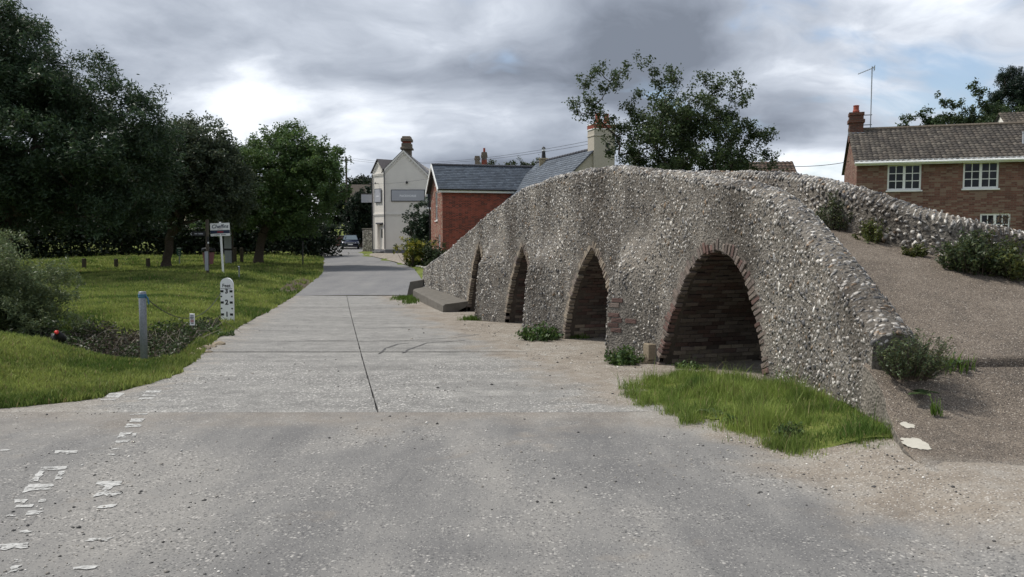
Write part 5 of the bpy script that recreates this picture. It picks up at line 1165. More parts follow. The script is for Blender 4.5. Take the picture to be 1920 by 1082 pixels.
mb = MB(); mb.box(PX - .38, PX + .30, 2.25, 3.05, PK + .84, PK + 1.02); part('brick_band', mb, 'terracotta', ck); mb = MB(); mb.bbox(PX - .52, PX + .44, 2.07, 3.23, PK + 1.0, PK + 1.3, .08); mb.bbox(PX - .42, PX + .34, 2.2, 3.1, PK + 1.28, PK + 1.45, .05); part('cap', mb, 'cobble_chimney', ck)
mb = MB(); mb.bbox(.55, 3.42, -.075, -.01, 4.62, 5.62, .01); sg = part('wall_sign', mb, 'dark_grey_trim', inn_t); mb = MB(); mb.box(.61, 3.36, -.083, -.074, 4.68, 5.56); part('panel', mb, 'grey_sign', sg)
text('THE', .20, sg, 'sign_letter_dim', front(.98, -.086, 5.08), .002, .002, 0, 1.1); text('PACKHORSE', .235, sg, 'sign_letter', front(1.98, -.086, 5.08), .002, .012, 0, 1.08); text('INN', .20, sg, 'sign_letter_dim', front(3.0, -.086, 5.08), .002, .002, 0, 1.1)
mb = MB(); mb.tube([(-.02, -.08, 7.1), (-.02, -.08, .6)], .045, 6); mb.tube([(-1.3, 1.45, 7.0), (-1.3, 1.45, .2)], .045, 6); part('downpipe', mb, 'dark_grey_trim', inn_t)
mb = MB(); mb.lathe([(.02, 6.1), (.10, 6.16), (.08, 6.3), (.02, 6.34)], 1.9, -.1, 8); mb.tube([(1.9, 0, 6.22), (1.9, -.1, 6.22)], .02, 5); part('lamp', mb, 'iron', inn_t)
hg = thing('hanging_sign', 'grey sign board hanging out from the inn corner over the road', 'sign', (-12.15, 70.2, 5.4)); mb = MB(); mb.box(-1.05, -.1, -.03, .03, -.75, -.05); part('board', mb, 'grey_sign', hg); mb = MB(); mb.tube([(-1.1, 0, 0), (.1, 0, 0)], .025, 6); part('bracket', mb, 'iron', hg)
# old flint wall beside the inn
fw_ = thing('flint_wall', 'short pale flint garden wall left of the inn corner', 'wall', gnd(-12.6, 75)); mb = MB(); mb.bbox(-1.4, .5, -.2, .2, -.2, 2.0, .06); part('masonry', mb, 'flint_panel', fw_); mb = MB(); mb.bbox(-1.45, .55, -.25, .25, 2.0, 2.1, .04); part('coping', mb, 'old_concrete', fw_)
# thatched cottage and garden wall along the bend
tc = thing('thatched_cottage', 'pale cottage under steep dark thatch at the road bend', 'cottage', gnd(-20.4, 104), rad(8)); mb = MB(); wall_face(mb, 0, 5, 0, 3.6, [(.9, 1.6, 1.2, 2.4)]); mb.add([(0, 0, 0), (0, 7, 0), (0, 7, 3.6), (0, 3.5, 7.2), (0, 0, 3.6)], [(0, 4, 3, 2, 1)]); part('wall', mb, 'white_paint', tc)
mb = MB(); mb.prism([(-.6, 3.1), (-.5, 3.5), (3.5, 7.9), (7.5, 3.5), (7.6, 3.1), (3.5, 7.2)], 'x', -.7, 5.2); part('thatch_roof', mb, 'thatch', tc); window(tc, .9, 1.6, 1.2, 2.4, 2, 2)
mb = MB(); mb.box(3.4, 4.1, 3.2, 3.8, 7.2, 8.6); part('chimney', mb, 'chimney_brick', tc)
gw = thing('garden_wall', 'dark brick garden wall along the bend behind the parked car', 'wall', gnd(-19.9, 96)); mb = MB(); mb.bbox(-1.6, 2.6, -.15, .15, -.3, 1.2, .04); part('masonry', mb, 'chimney_brick', gw); mb = MB(); mb.bbox(-1.65, 2.65, -.2, .2, 1.2, 1.3, .03); part('coping', mb, 'dark_grey_trim', gw)
# pale low building behind the green
pb = thing('pale_roofed_building', 'low pale roofed building seen under the forked tree', 'building', gnd(-27.0, 70), rad(3)); mb = MB(); wall_face(mb, -4, 7.5, 0, 1.7, [(0, .8, .7, 1.4), (3, 3.8, .7, 1.4)]); part('wall', mb, 'dark_metal', pb); mb = MB(); mb.prism([(-.5, 1.55), (3.2, 3.4), (6.9, 1.55), (3.2, 3.25)], 'x', -4.5, 8); part('roof', mb, 'pale_roof', pb); window(pb, 0, .8, .7, 1.4, 1, 1); window(pb, 3, 3.8, .7, 1.4, 1, 1)

# ---- utility pole and wires
up_ = thing('utility_pole', 'wooden utility pole beside the tree at the bend', 'pole', gnd(-19.6, 95)); hp = 10.6; mb = MB(); mb.tube([(0, 0, -.2), (0, 0, hp)], [.16, .11], 8); part('shaft', mb, 'weathered_wood', up_); mb = MB(); mb.box(-.6, .6, -.06, .06, hp - .5, hp - .38); part('crossarm', mb, 'weathered_wood', up_)
for x_ in (-.5, .5): mb = MB(); mb.lathe([(.03, hp - .38), (.05, hp - .3), (.03, hp - .2)], x_, 0, 8); part('insulator', mb, 'dark_metal', up_)
def wire(label, a, b, sag, r_=.012):
    A, B = Vector(a), Vector(b); mb = MB(); P = []
    for k in range(17): f = k / 16; q = A.lerp(B, f); q.z -= sag * 4 * f * (1 - f); P.append(q - A)
    mb.tube(P, r_, 5, False); o = part('overhead_wire', mb, 'dark_metal', None); o.location = A; tag(o, label, 'wire', 'overhead wires')
pz = up_.location.z + hp
wire('upper overhead wire from the pole to the cream chimney', (-19.1, 95, pz - .15), up(1107, 264, 50), .9)
wire('lower overhead wire from the pole to the cream chimney', (-20.1, 95, pz - .25), up(1107, 270, 50), .9)
wire('overhead wire running from the thorn tree to the brick house gable', up(1380, 300, 34), up(1592, 303, 38), .25, .014)
wire('slack overhead wire crossing in front of the inn wall', up(690, 345, 66), up(830, 330, 56), .15, .008)

# ---- parked car, nose towards the camera
car = thing('parked_car', 'dark blue hatchback parked beside the inn facing this way', 'car', gnd(-17.0, 84.0), rad(11))
mb = MB()
secs = [(-2.0, .62, .70, .30, .55), (-1.92, .80, .86, .24, .72), (-1.2, .86, .90, .22, .90), (-.75, .86, .90, .22, .98), (0.2, .87, .90, .22, 1.0), (1.2, .87, .90, .22, 1.0), (1.9, .84, .88, .26, 1.0), (2.0, .78, .84, .32, .92)]
V = []
for y, wt, wb2, zb2, zt in secs: V += [(-wb2 * .94, y, zb2), (-wb2, y, zb2 + .25), (-wb2, y, zt - .12), (-wt * .92, y, zt), (wt * .92, y, zt), (wb2, y, zt - .12), (wb2, y, zb2 + .25), (wb2 * .94, y, zb2)]
fs = [(i * 8 + k, i * 8 + (k + 1) % 8, (i + 1) * 8 + (k + 1) % 8, (i + 1) * 8 + k) for i in range(7) for k in range(8)] + [tuple(range(7, -1, -1)), tuple(range(56, 64))]
mb.add(V, fs); body = part('body', mb, 'car_paint', car, True)
cab = [(-.85, .98, .80), (-.05, 1.46, .60), (1.15, 1.47, .60), (1.9, .99, .76)]; V = []
for y, z, w in cab: V += [(-w, y, z), (w, y, z)]
mb = MB(); mb.add(V + [(-.82, -.85, .96), (.82, -.85, .96), (-.82, 1.9, .96), (.82, 1.9, .96)], [(2, 3, 5, 4)]); 
mb.add([(-.62, -.07, 1.47), (.62, -.07, 1.47), (.62, 1.17, 1.48), (-.62, 1.17, 1.48), (-.6, -.05, 1.44), (.6, -.05, 1.44), (.6, 1.15, 1.44), (-.6, 1.15, 1.44)], [(0, 1, 2, 3), (0, 4, 5, 1), (1, 5, 6, 2), (2, 6, 7, 3), (3, 7, 4, 0)]); part('roof', mb, 'car_paint', car, True)
mb = MB(); mb.quad((-.76, -.84, .985), (.76, -.84, .985), (.585, -.06, 1.45), (-.585, -.06, 1.45)); part('windscreen', mb, 'car_glass', car); mb = MB(); mb.quad((.74, 1.9, .99), (-.74, 1.9, .99), (-.58, 1.16, 1.45), (.58, 1.16, 1.45)); part('rear_window', mb, 'glass', car)
for s_ in (-1, 1):
    mb = MB(); mb.quad((s_ * .81, -.80, .985), (s_ * .605, -.04, 1.45), (s_ * .605, 1.14, 1.45), (s_ * .81, 1.86, .985)); part('side_window', mb, 'glass', car)
    mb = MB(); mb.tube([(s_ * .79, -.87, .97), (s_ * .60, -.05, 1.46), (s_ * .60, 1.16, 1.46), (s_ * .78, 1.9, .98)], .028, 5); part('pillar', mb, 'car_paint', car)
    mb = MB(); mb.bbox(min(s_ * .9, s_ * 1.06), max(s_ * .9, s_ * 1.06), -.62, -.5, .98, 1.12, .02); part('mirror', mb, 'car_paint', car)
    mb = MB(); mb.add([(s_ * .48, -1.985, .60), (s_ * .78, -1.90, .60), (s_ * .82, -1.78, .76), (s_ * .50, -1.95, .72)], [(0, 1, 2, 3)]); part('headlight', mb, 'headlight', car)
    for y in (-1.25, 1.3):
        w_ = link('wheel', None, None, car); w_.location = (s_ * .80, y, .30); mb = MB(); pr = [(.18, -.10), (.29, -.095), (.305, -.06), (.305, .06), (.29, .095), (.18, .10)]; mb.lathe(pr, 0, 0, 20); mb.v = [(z * s_, x, y_) for x, y_, z in mb.v]; part('tyre', mb, 'tyre', w_, True); mb = MB(); mb.lathe([(.05, .105), (.19, .103), (.19, .08)], 0, 0, 12); mb.v = [(z * s_, x, y_) for x, y_, z in mb.v]; part('rim', mb, 'rim', w_)
mb = MB(); mb.box(-.26, .26, -2.02, -1.995, .44, .55); part('number_plate', mb, 'white_paint', car); mb = MB(); mb.box(-.42, .42, -2.012, -1.99, .62, .70); part('grille', mb, 'rim', car); mb = MB(); mb.box(-.6, .6, -1.99, -1.95, .30, .40); part('air_intake', mb, 'black_paint', car)

# ------------------------------------------------------------------ things on the green and at the ditch
def place(u, v): p = at(u, v); return (p.x, p.y, float(H(p.x, p.y)))
# flood depth gauge
p = Vector((-7.24, 20.2, 0)); p.z = float(H(p.x, p.y))
gz0 = -0.66
fgz = thing('flood_gauge', 'white rounded flood depth board marked in feet beside the ford', 'depth gauge', (p.x, p.y, gz0), rad(-6))
ws, ht = .165, 1.235; mb = MB(); pts = [(-ws, -.4), (ws, -.4), (ws, ht - ws)] + [(ws * math.cos(a), ht - ws + ws * math.sin(a)) for a in np.linspace(.15, math.pi - .15, 12)] + [(-ws, ht - ws)]; mb.prism(pts, 'y', -.02, .05); part('board', mb, 'white_paint', fgz)
mb = MB(); mb.box(-.06, .06, .052, .12, -.4, 1.0); part('backing_post', mb, 'weathered_wood', fgz)
text('Feet', .125, fgz, 'black_paint', front(0, -.0235, 1.035), .002, .0015)
mb = MB(); mb.box(-.155, .155, -.024, -.0205, .955, .965); part('rule_line', mb, 'black_paint', fgz)
for k, z in enumerate((.305, .61, .915 - .02)):
    text(str(k + 1), .17, fgz, 'black_paint', front(0, -.0235, z), .002, .006, name='numeral')
    for s_ in (-1, 1): mb = MB(); mb.box(min(s_ * .08, s_ * .16), max(s_ * .08, s_ * .16), -.024, -.0205, z - .028, z + .028); part('tick', mb, 'black_paint', fgz)
for z in (.152, .457, .762):
    for s_ in (-1, 1): mb = MB(); mb.box(min(s_ * .12, s_ * .16), max(s_ * .12, s_ * .16), -.024, -.0205, z - .018, z + .018); part('tick', mb, 'black_paint', fgz)
# galvanised post and the chain to the gauge
p = Vector((-5.95, 12.8, -0.45))
gp = thing('steel_post', 'round galvanised steel post at the ditch with blue rope on top', 'post', p); hp = 1.18
mb = MB(); mb.lathe([(.057, -.4), (.057, hp - .01), (.05, hp)], 0, 0, 16); part('tube', mb, 'galvanised', gp, True); mb = MB(); mb.lathe([(.062, hp - .1), (.066, hp - .085), (.062, hp - .07), (.066, hp - .055), (.062, hp - .04)], 0, 0, 12); mb.tube([(.06, -.02, hp - .06), (.1, -.03, hp - .1), (.11, -.02, hp - .2)], .012, 5); part('rope_tie', mb, 'blue_rope', gp)
A = p + Vector((.06, 0, hp - .1)); B = Vector((-7.40, 20.2, gz0 + .85)); ch_ = thing('chain', 'slack thin chain drooping from steel post to depth board', 'chain', A); P = []
for k in range(140):
    f = k / 139; q = A.lerp(B, f); q.z -= .95 * 4 * f * (1 - f) * .5; P.append(q - A)
mb = MB()
for k in range(139): mb.tube([P[k], P[k] + (P[k + 1] - P[k]) * .82], [.006 if k % 2 else .009, .009 if k % 2 else .006], 5)
part('links', mb, 'dark_metal', ch_).name = 'chain_link_run'
nt_ = at(361, 615, dist=16.3); z0 = float(H(nt_.x, nt_.y)); zt = at(361, 588, dist=16.3).z; zb = at(361, 610, dist=16.3).z
ns_ = thing('warning_notice', 'small white notice hanging below the middle of the chain', 'notice', (nt_.x, nt_.y, zb), rad(-8)); mb = MB(); hN = zt - zb; mb.bbox(-.055, .055, -.006, .006, 0, hN, .004); part('plate', mb, 'white_paint', ns_)
for k in range(6): mb = MB(); zz_ = .035 + k * (hN - .06) / 6; w_ = .036 if k % 3 else .028; mb.box(-w_, w_, -.009, -.0065, zz_, zz_ + .018); part('print_line', mb, 'sign_red' if k in (1, 2) else 'dark_grey_trim', ns_)
mb = MB(); mb.tube([(0, .012, z0 - zb - .1), (0, .012, .05)], .012, 5); part('stake', mb, 'weathered_wood', ns_)
# estate agent's board
p = Vector(place(418.5, 512)); es = thing('estate_agent_board', 'white and navy estate agent board on white post', 'sign', p, rad(4)); sc = p.y / F
mb = MB(); mb.bbox(-.045, .045, -.03, .03, -.3, 2.45, .005); part('post', mb, 'white_paint', es); es.rotation_euler.y = rad(-2.2)
x0, x1 = -.46, .45; mb = MB(); mb.box(x0, x1, -.055, -.032, 1.78, 2.40); bd = part('board', mb, 'white_paint', es); mb = MB(); mb.box(x0 + .004, x1 - .004, -.060, -.056, 1.90, 2.06); part('navy_band', mb, 'navy', bd)
text('Cheffins', .245, bd, 'navy', front(-.005, -.058, 2.235), .001, .004, .22, .98); mb = MB(); mb.tube([(-.12, -.058, 2.1), (0, -.058, 2.12), (.12, -.058, 2.105)], .006, 4); part('flourish', mb, 'sign_red', bd)
mb = MB(); [mb.box(-.14 + k * .042, -.108 + k * .042, -.0625, -.0605, 1.945, 2.005) for k in range(7)]; part('print_line', mb, 'sign_red', bd)
for k in range(11):
    if k != 5: mb = MB(); mb.box(-.27 + k * .05, -.235 + k * .05, -.0575, -.0555, 1.82, 1.86); part('print_line', mb, 'dark_grey_trim', bd)
# footpath fingerpost
p = Vector(place(389.5, 513)); fp = thing('fingerpost', 'dark wooden fingerpost with one arm pointing left', 'signpost', p); mb = MB(); mb.tube([(0, 0, -.3), (0.03, 0, 2.55)], .075, 8); part('shaft', mb, 'weathered_wood', fp)
mb = MB(); zf = 1.88; mb.prism([(-.06, zf - .1), (-.68, zf - .1), (-.80, zf), (-.68, zf + .1), (-.06, zf + .1)], 'y', -.05, -.01); fa = part('arm', mb, 'black_paint', fp); mb = MB(); mb.prism([(-.70, zf - .05), (-.75, zf), (-.70, zf + .05), (-.685, zf + .05), (-.73, zf), (-.685, zf - .05)], 'y', -.056, -.051); part('arrow', mb, 'sign_letter', fa); mb = MB(); [mb.box(-.55 + k * .045, -.52 + k * .045, -.0535, -.0515, zf - .025, zf + .03) for k in range(9) if k != 3]; part('print_line', mb, 'sign_letter_dim', fa)
mb = MB(); mb.box(.03, .13, -.09, -.07, 1.5, 1.75); part('notice', mb, 'black_paint', fp); mb = MB(); mb.box(.06, .13, -.095, -.091, 1.42, 1.50); part('waymark', mb, 'sign_letter', fp); mb = MB(); mb.box(-.09, .07, -.1, -.076, .15, 1.05); part('guard_plate', mb, 'lead_grey', fp)
# litter bin
p = Vector(place(391.5, 499)); lb = thing('litter_bin', 'pink litter bin with dark lid behind the fingerpost', 'bin', p); mb = MB(); mb.lathe([(.24, .12), (.25, .14), (.33, .82), (.34, .84)], 0, 0, 18); part('tub', mb, 'pink_plastic', lb, True); mb = MB(); mb.lathe([(.36, .80), (.39, .84), (.39, .98), (.34, 1.04), (.15, 1.06)], 0, 0, 18); part('lid', mb, 'black_paint', lb, True); mb = MB(); mb.lathe([(.07, -.2), (.07, .12)], 0, 0, 8); part('foot', mb, 'dark_metal', lb)
for k in range(9):
    a = 2 * math.pi * k / 9; mb = MB(); mb.tube([(.247 * math.cos(a), .247 * math.sin(a), .14), (.325 * math.cos(a), .325 * math.sin(a), .80)], .012, 4); part('rib', mb, 'pink_plastic', lb)
# grey information pillar
p = Vector(place(429, 495)); ip = thing('information_pillar', 'tall pale grey panel pillar with dark band behind the estate board', 'pillar', p); s_ = p.y / F
mb = MB(); mb.bbox(-.22, .22, -.1, .1, -.2, .84, .02); part('lower_panel', mb, 'lead_grey', ip); mb = MB(); mb.box(-.23, .23, -.09, .09, .84, .96); part('band', mb, 'black_paint', ip); mb = MB(); mb.bbox(-.23, .21, -.1, .1, .96, 2.05, .02); part('upper_panel', mb, 'lead_grey', ip); mb = MB(); mb.box(.24, .30, -.06, .06, -.2, 2.1); part('support', mb, 'weathered_wood', ip)
# small green post sign
p = Vector(place(337, 497)); gs = thing('green_sign_post', 'low green sign plate on a thin post by the forked tree', 'sign', p); mb = MB(); mb.tube([(0, 0, -.2), (0, 0, .75)], .04, 6); part('post', mb, 'galvanised', gs); mb = MB(); mb.bbox(-.13, .13, -.05, -.02, .55, 1.0, .01); pl = part('plate', mb, 'green_paint', gs)
for k in range(3): mb = MB(); mb.box(-.05, .07, -.0535, -.0505, .63 + k * .11, .66 + k * .11); part('print_line', mb, 'sign_letter_dim', pl)
# timber bollards
bol = [(158, 504, .55, 'leftmost short timber bollard on the green'), (218, 503, .50, 'short timber bollard, second from the left on the green'), (278, 502, .50, 'short timber bollard just left of the forked tree'), (441, 493, .95, 'tall timber post right of the grey pillar'), (453.5, 493, .95, 'tall timber post, second right of the grey pillar'), (484, 494, .85, 'timber post against the lime tree trunk')]
for u_, v_, h, lab in bol:
    p = Vector(place(u_, v_)); t = thing('timber_bollard', lab, 'bollard', p, rad(random.uniform(-8, 8)), 'timber bollards round the green'); mb = MB(); mb.bbox(-.085, .085, -.085, .085, -.2, h, .015); part('shaft', mb, 'weathered_wood', t); mb = MB(); mb.bbox(-.07, .07, -.07, .07, h + .001, h + .018, .008); part('cap', mb, 'weathered_wood', t)
p = Vector(place(568, 497)); t = thing('marker_post', 'thin dark post on the grass edge by the far road', 'post', p); mb = MB(); mb.tube([(0, 0, -.2), (0, 0, 1.45)], .045, 7); part('shaft', mb, 'dark_metal', t); mb = MB(); mb.lathe([(.055, 1.45), (.06, 1.48), (.03, 1.52)], 0, 0, 8); part('cap', mb, 'dark_metal', t)
p = Vector(place(448, 523)); t = thing('stub_post', 'low thin grey post at the scuffed bank near the depth board', 'post', p); mb = MB(); mb.tube([(0, 0, -.2), (0.02, 0, .55)], .03, 6); part('shaft', mb, 'galvanised', t); mb = MB(); mb.lathe([(.035, .55), (.03, .58)], 0, 0, 8); part('cap', mb, 'sign_letter', t)
# black bird with a red face at the ditch edge
p = at(112, 641, dist=12.9); p.z = float(H(p.x, p.y)); bd_ = thing('moorhen', 'black bird with red face standing at the ditch edge', 'bird', p, rad(20))
bm_pts = [((-.13, .10, .24), .012), ((-.09, .07, .20), .06), ((-.03, .02, .17), .095), ((.02, -.02, .18), .09), ((.0, -.05, .24), .055), ((-.02, -.075, .275), .042), ((-.02, -.10, .28), .03)]
mb = MB(); mb.tube([q for q, r_ in bm_pts], [r_ for q, r_ in bm_pts], 12); part('body', mb, 'black_feather', bd_, True)
mb = MB(); mb.tube([(-.02, -.085, .285), (-.02, -.12, .285), (-.015, -.14, .272), (-.01, -.16, .26)], [.03, .036, .02, .004], 8); part('face_shield', mb, 'red_comb', bd_, True)
for s_ in (-1, 1):
    mb = MB(); mb.add([(.05, -.02 + .03 * s_, .2), (-.10, .07 + .045 * s_, .2), (-.13, .09 + .03 * s_, .16), (-.02, .02 + .085 * s_, .11), (.04, -.02 + .075 * s_, .13)], [(0, 1, 2, 3, 4)]); part('wing', mb, 'black_feather', bd_); mb = MB(); mb.tube([(.0, s_ * .03, .1), (.01, s_ * .03, .05), (0, s_ * .03, -.01)], [.01, .007, .007], 5); [mb.tube([(0, s_ * .03, .002), (.05 * math.cos(a), s_ * .03 + .05 * math.sin(a), .0)], [.006, .003], 4) for a in (-2.2, -1.57, -.9)]; part('leg', mb, 'lead_grey', bd_)
# ------------------------------------------------------------------ ground cover
def blades(name, x, y, z, h, w, cols, rng, lean=0.45):
    n = len(x); a = rng.uniform(0, 2 * math.pi, n); b = rng.uniform(0, 2 * math.pi, n); ln = rng.uniform(0, lean, n) * h
    dx_, dy_ = np.cos(a) * w / 2, np.sin(a) * w / 2; lx, ly = np.cos(b) * ln, np.sin(b) * ln
    base = np.stack([x, y, z], 1)
    V = np.stack([base + np.stack([dx_, dy_, -0.01 + 0 * h], 1), base - np.stack([dx_, dy_, 0.01 + 0 * h], 1),
                  base + np.stack([lx * .35 - dx_ * .8, ly * .35 - dy_ * .8, h * .55], 1), base + np.stack([lx, ly, h], 1), base + np.stack([lx * .35 + dx_ * .8, ly * .35 + dy_ * .8, h * .55], 1)], 1).reshape(-1, 3)
    i = np.arange(n)[:, None] * 5
    me = mesh_np(name, V, np.concatenate([i + np.array([[0, 1, 2]]), i + np.array([[0, 2, 4]]), i + np.array([[4, 2, 3]])]), np.repeat(cols, 5, 0)); return me
def nz(x, y, s_, seed): return np.array([mnoise.noise((a * s_, b * s_, seed)) for a, b in zip(x, y)])
rg = np.random.default_rng(77)
def in_ditch(x, y):
    dq = y - 14.7 - 0.06 * (x + 8); return np.where(dq < 0, np.exp(-(np.abs(dq) / 1.5) ** 4), np.exp(-(np.abs(dq) / 3.9) ** 4)) * (x < LE(y) - .3)
# lawn
n = 330000; y = 8.05 * (62 / 8.05) ** rg.random(n); x = -1.05 * y + rg.random(n) * (np.maximum(LE(y), -1.0 * y) + 1.05 * y + .12)
nn = nz(x, y, .6, 3); n3 = nz(x, y, 2.5, 5)
keep = (x < LE(y) + 0.05 + 0.14 * n3) & (in_ditch(x, y) < 0.35 + .3 * n3) ; keep &= ~((np.abs(y - 36) < 4) & (x > LE(y) - .9) & (n3 < .25))
x, y, nn, n3 = x[keep], y[keep], nn[keep], n3[keep]
h = (0.034 + 0.0011 * y) * rg.uniform(.6, 1.5, len(x)) * (1 + .8 * (np.clip(n3, 0, 1))) * np.where(LE(y) - x < .5, 1.5, 1.0); w = 0.006 + 0.0011 * y
t_ = np.clip(.55 + nn * 1.5 + n3 * .5 + rg.normal(0, .2, len(x)), 0, 1)[:, None]
c = (1 - t_) * np.array([.090, .142, .030]) + t_ * np.array([.275, .318, .085]); dead = rg.random(len(x)) < .05; c[dead] = np.array([.26, .22, .10])
link('grass', blades('grass', x, y, H(x, y), h, w, c * rg.uniform(.8, 1.2, (len(x), 1)), rg, .8), 'grass_blade', kind='stuff')
# tall patch against the foot of the bridge
px = [(1190, 738), (1225, 716), (1290, 703), (1380, 697)]; pb_ = [(1690, 826), (1640, 834), (1560, 850), (1500, 848), (1440, 838), (1400, 812), (1340, 800), (1270, 776), (1220, 757)]
poly = [at(u, v) for u, v in px]; poly = [(q.x, q.y) for q in poly] + [(float(W(10.9)) - .03, 10.9), (float(W(10)), 10.0), (float(W(9)), 9), (float(W(8)), 8), (float(W(7)) - .02, 7.0)] + [(q.x, q.y) for q in (at(u, v) for u, v in pb_)]
def inside(px_, py_, P):
    r_ = np.zeros(len(px_), bool); P = np.array(P); j = len(P) - 1
    for i in range(len(P)):
        xi, yi = P[i]; xj, yj = P[j]; m = ((yi > py_) != (yj > py_)) & (px_ < (xj - xi) * (py_ - yi) / (yj - yi + 1e-12) + xi); r_ ^= m; j = i
    return r_
n = 260000; x = rg.uniform(0.8, 3.6, n); y = rg.uniform(6.3, 12.2, n); n3 = nz(x, y, 3.2, 15); n1 = nz(x, y, 1.1, 18)
k = inside(x + .22 * n3 + rg.normal(0, .09, n), y + .26 * n1 + rg.normal(0, .12, n), poly) & (rg.random(n) < .62 + n3 * .9) & (x < W(y) - .02); x, y, n3, n1 = x[k], y[k], n3[k], n1[k]
h = np.clip(rg.lognormal(-3.15, .45, len(x)), .018, .18) * (1 + 1.1 * np.clip(n1 + .25, 0, 1)) * (1 + 1.6 * np.clip(n3, 0, 1)); t_ = np.clip(.62 + n1 * .9 - n3 * .5 + rg.normal(0, .2, len(x)), 0, 1)[:, None]
c = (1 - t_) * np.array([.085, .150, .030]) + t_ * np.array([.265, .335, .080]); dead = rg.random(len(x)) < .07; c[dead] = np.array([.30, .25, .13])
gx, gy = np.meshgrid(np.arange(.8, 3.7, .09), np.arange(6.3, 12.2, .09)); gi = inside(gx.ravel() + .14 * nz(gx.ravel(), gy.ravel(), 3.2, 15), gy.ravel() + .14 * nz(gx.ravel(), gy.ravel(), 1.1, 18), poly) & (gx.ravel() < W(gy.ravel()) + .05); gi = gi.reshape(gx.shape)
cell = gi[:-1, :-1] & gi[1:, :-1] & gi[:-1, 1:] & gi[1:, 1:]; ii = np.arange(gx.size).reshape(gx.shape); Fq = np.stack([ii[:-1, :-1][cell], ii[:-1, 1:][cell], ii[1:, 1:][cell], ii[1:, :-1][cell]], 1)
link('turf', mesh_np('turf', np.stack([gx, gy, H(gx, gy) + .022 + .012 * np.sin(gx * 9) * np.sin(gy * 7)], -1).reshape(-1, 3), Fq, np.full((gx.size, 3), .28), True), 'sward', kind='structure')
link('verge_grass', blades('verge_grass', x, y, H(x, y), h, rg.uniform(.003, .008, len(x)), c * rg.uniform(.8, 1.2, (len(x), 1)), rg, .7), 'grass_blade', kind='stuff')
# little grass fringes by the kerb block and pier feet
xs_, ys_ = [], []
for (cx_, cy_, rx, ry, m) in [(-3.95, 29.6, .45, .8, 900), (-3.55, 28.2, .25, 1.2, 500), (-.95, 21.3, .35, .3, 700), (1.35, 16.7, .3, .2, 200), (4.0, 7.35, .25, .08, 150), (3.62, 6.75, .05, .04, 40), (4.6, 4.9, .4, .15, 300)]:
    a = rg.normal(0, .5, (m, 2)); xs_.append(cx_ + a[:, 0] * rx); ys_.append(cy_ + a[:, 1] * ry)
x, y = np.concatenate(xs_), np.concatenate(ys_); z_ = H(x, y); m_ = y < 8; z_[m_] = np.array([max(float(RAMP(b)) + .03, float(H(a, b))) for a, b in zip(x[m_], y[m_])])
link('kerb_grass', blades('kerb_grass', x, y, z_, rg.uniform(.04, .16, len(x)), .004 + .0008 * y, np.array([.085, .14, .025]) * rg.uniform(.6, 1.5, (len(x), 1)), rg, .7), 'grass_blade', kind='stuff')
# dead stems, brambles and litter in the ditch
n = 90000; y = rg.uniform(12.8, 19.4, n); x = rg.uniform(-14, -5.6, n); n3 = nz(x, y, 1.3, 25); k = (in_ditch(x, y) > .3 - .3 * n3) & (x < LE(y) - .25); x, y, n3 = x[k], y[k], n3[k]; n = len(x)
P = np.stack([x, y, H(x, y) + rg.random(n) ** 1.6 * (.16 + .22 * np.clip(n3 + .3, 0, 1))], 1)
t_ = (rg.random(n) < .42 + .45 * n3 + .25 * (x > -8.5))[:, None]; c = np.where(t_, np.array([.038, .062, .020]), np.where(rg.random((n, 1)) < .5, np.array([.105, .088, .066]), np.array([.055, .047, .038]))) * rg.uniform(.6, 1.5, (n, 1))
link('ditch_scrub', leaf_mesh('ditch_scrub', P, .075, c, .2, .45, rg), 'leaf', kind='stuff')
mb = MB()
for k in range(700):
    y0 = rg.uniform(13.2, 18.8); x0 = rg.uniform(-13, -6.3)
    if float(in_ditch(np.array([x0]), np.array([y0]))[0]) < .4: continue
    a = rg.uniform(0, 6.28); l = rg.uniform(.2, .8); z0 = float(H(x0, y0)); g_ = rg.uniform(.7, 1.5)
    mb.tube([(x0, y0, z0 - .02), (x0 + math.cos(a) * l * .5, y0 + math.sin(a) * l * .5, z0 + rg.uniform(.05, .35)), (x0 + math.cos(a) * l, y0 + math.sin(a) * l, float(H(x0 + math.cos(a) * l, y0 + math.sin(a) * l)) + rg.uniform(.0, .3))], [.008, .006, .003], 4, False, (.19 * g_, .165 * g_, .13 * g_))
o = link('dead_stems', mb.mesh('dead_stems', col=True), 'pebble', kind='stuff')
# loose stones on road and gravel
OCT = np.array([(1, 0, 0), (-1, 0, 0), (0, 1, 0), (0, -1, 0), (0, 0, 1), (0, 0, -1)], float); OF = np.array([(0, 2, 4), (2, 1, 4), (1, 3, 4), (3, 0, 4), (2, 0, 5), (1, 2, 5), (3, 1, 5), (0, 3, 5)])
def stones(name, x, y, s_, c, rng, dz=0.012):
    n = len(x); V = OCT[None] * rng.uniform(.55, 1.3, (n, 6, 1)) * s_[:, None, None]; V[:, :, 2] *= .6; a = rng.uniform(0, 6.28, n)[:, None]; ca, sa = np.cos(a), np.sin(a)
    V = np.stack([V[:, :, 0] * ca - V[:, :, 1] * sa, V[:, :, 0] * sa + V[:, :, 1] * ca, V[:, :, 2]], 2) + np.stack([x, y, H(x, y) + dz + s_ * .2], 1)[:, None]
    return link(name, mesh_np(name, V.reshape(-1, 3), (np.arange(n)[:, None, None] * 6 + OF[None]).reshape(-1, 3), np.repeat(c, 6, 0)), 'pebble', kind='stuff')
n = 26000; y = 2.9 * (20 / 2.9) ** rg.random(n); x = rg.uniform(-.68, .68, n) * y; k = (x > LE(y)) & (x < np.minimum(W(np.clip(y, 5.5, 30)), 3.0) - .05)
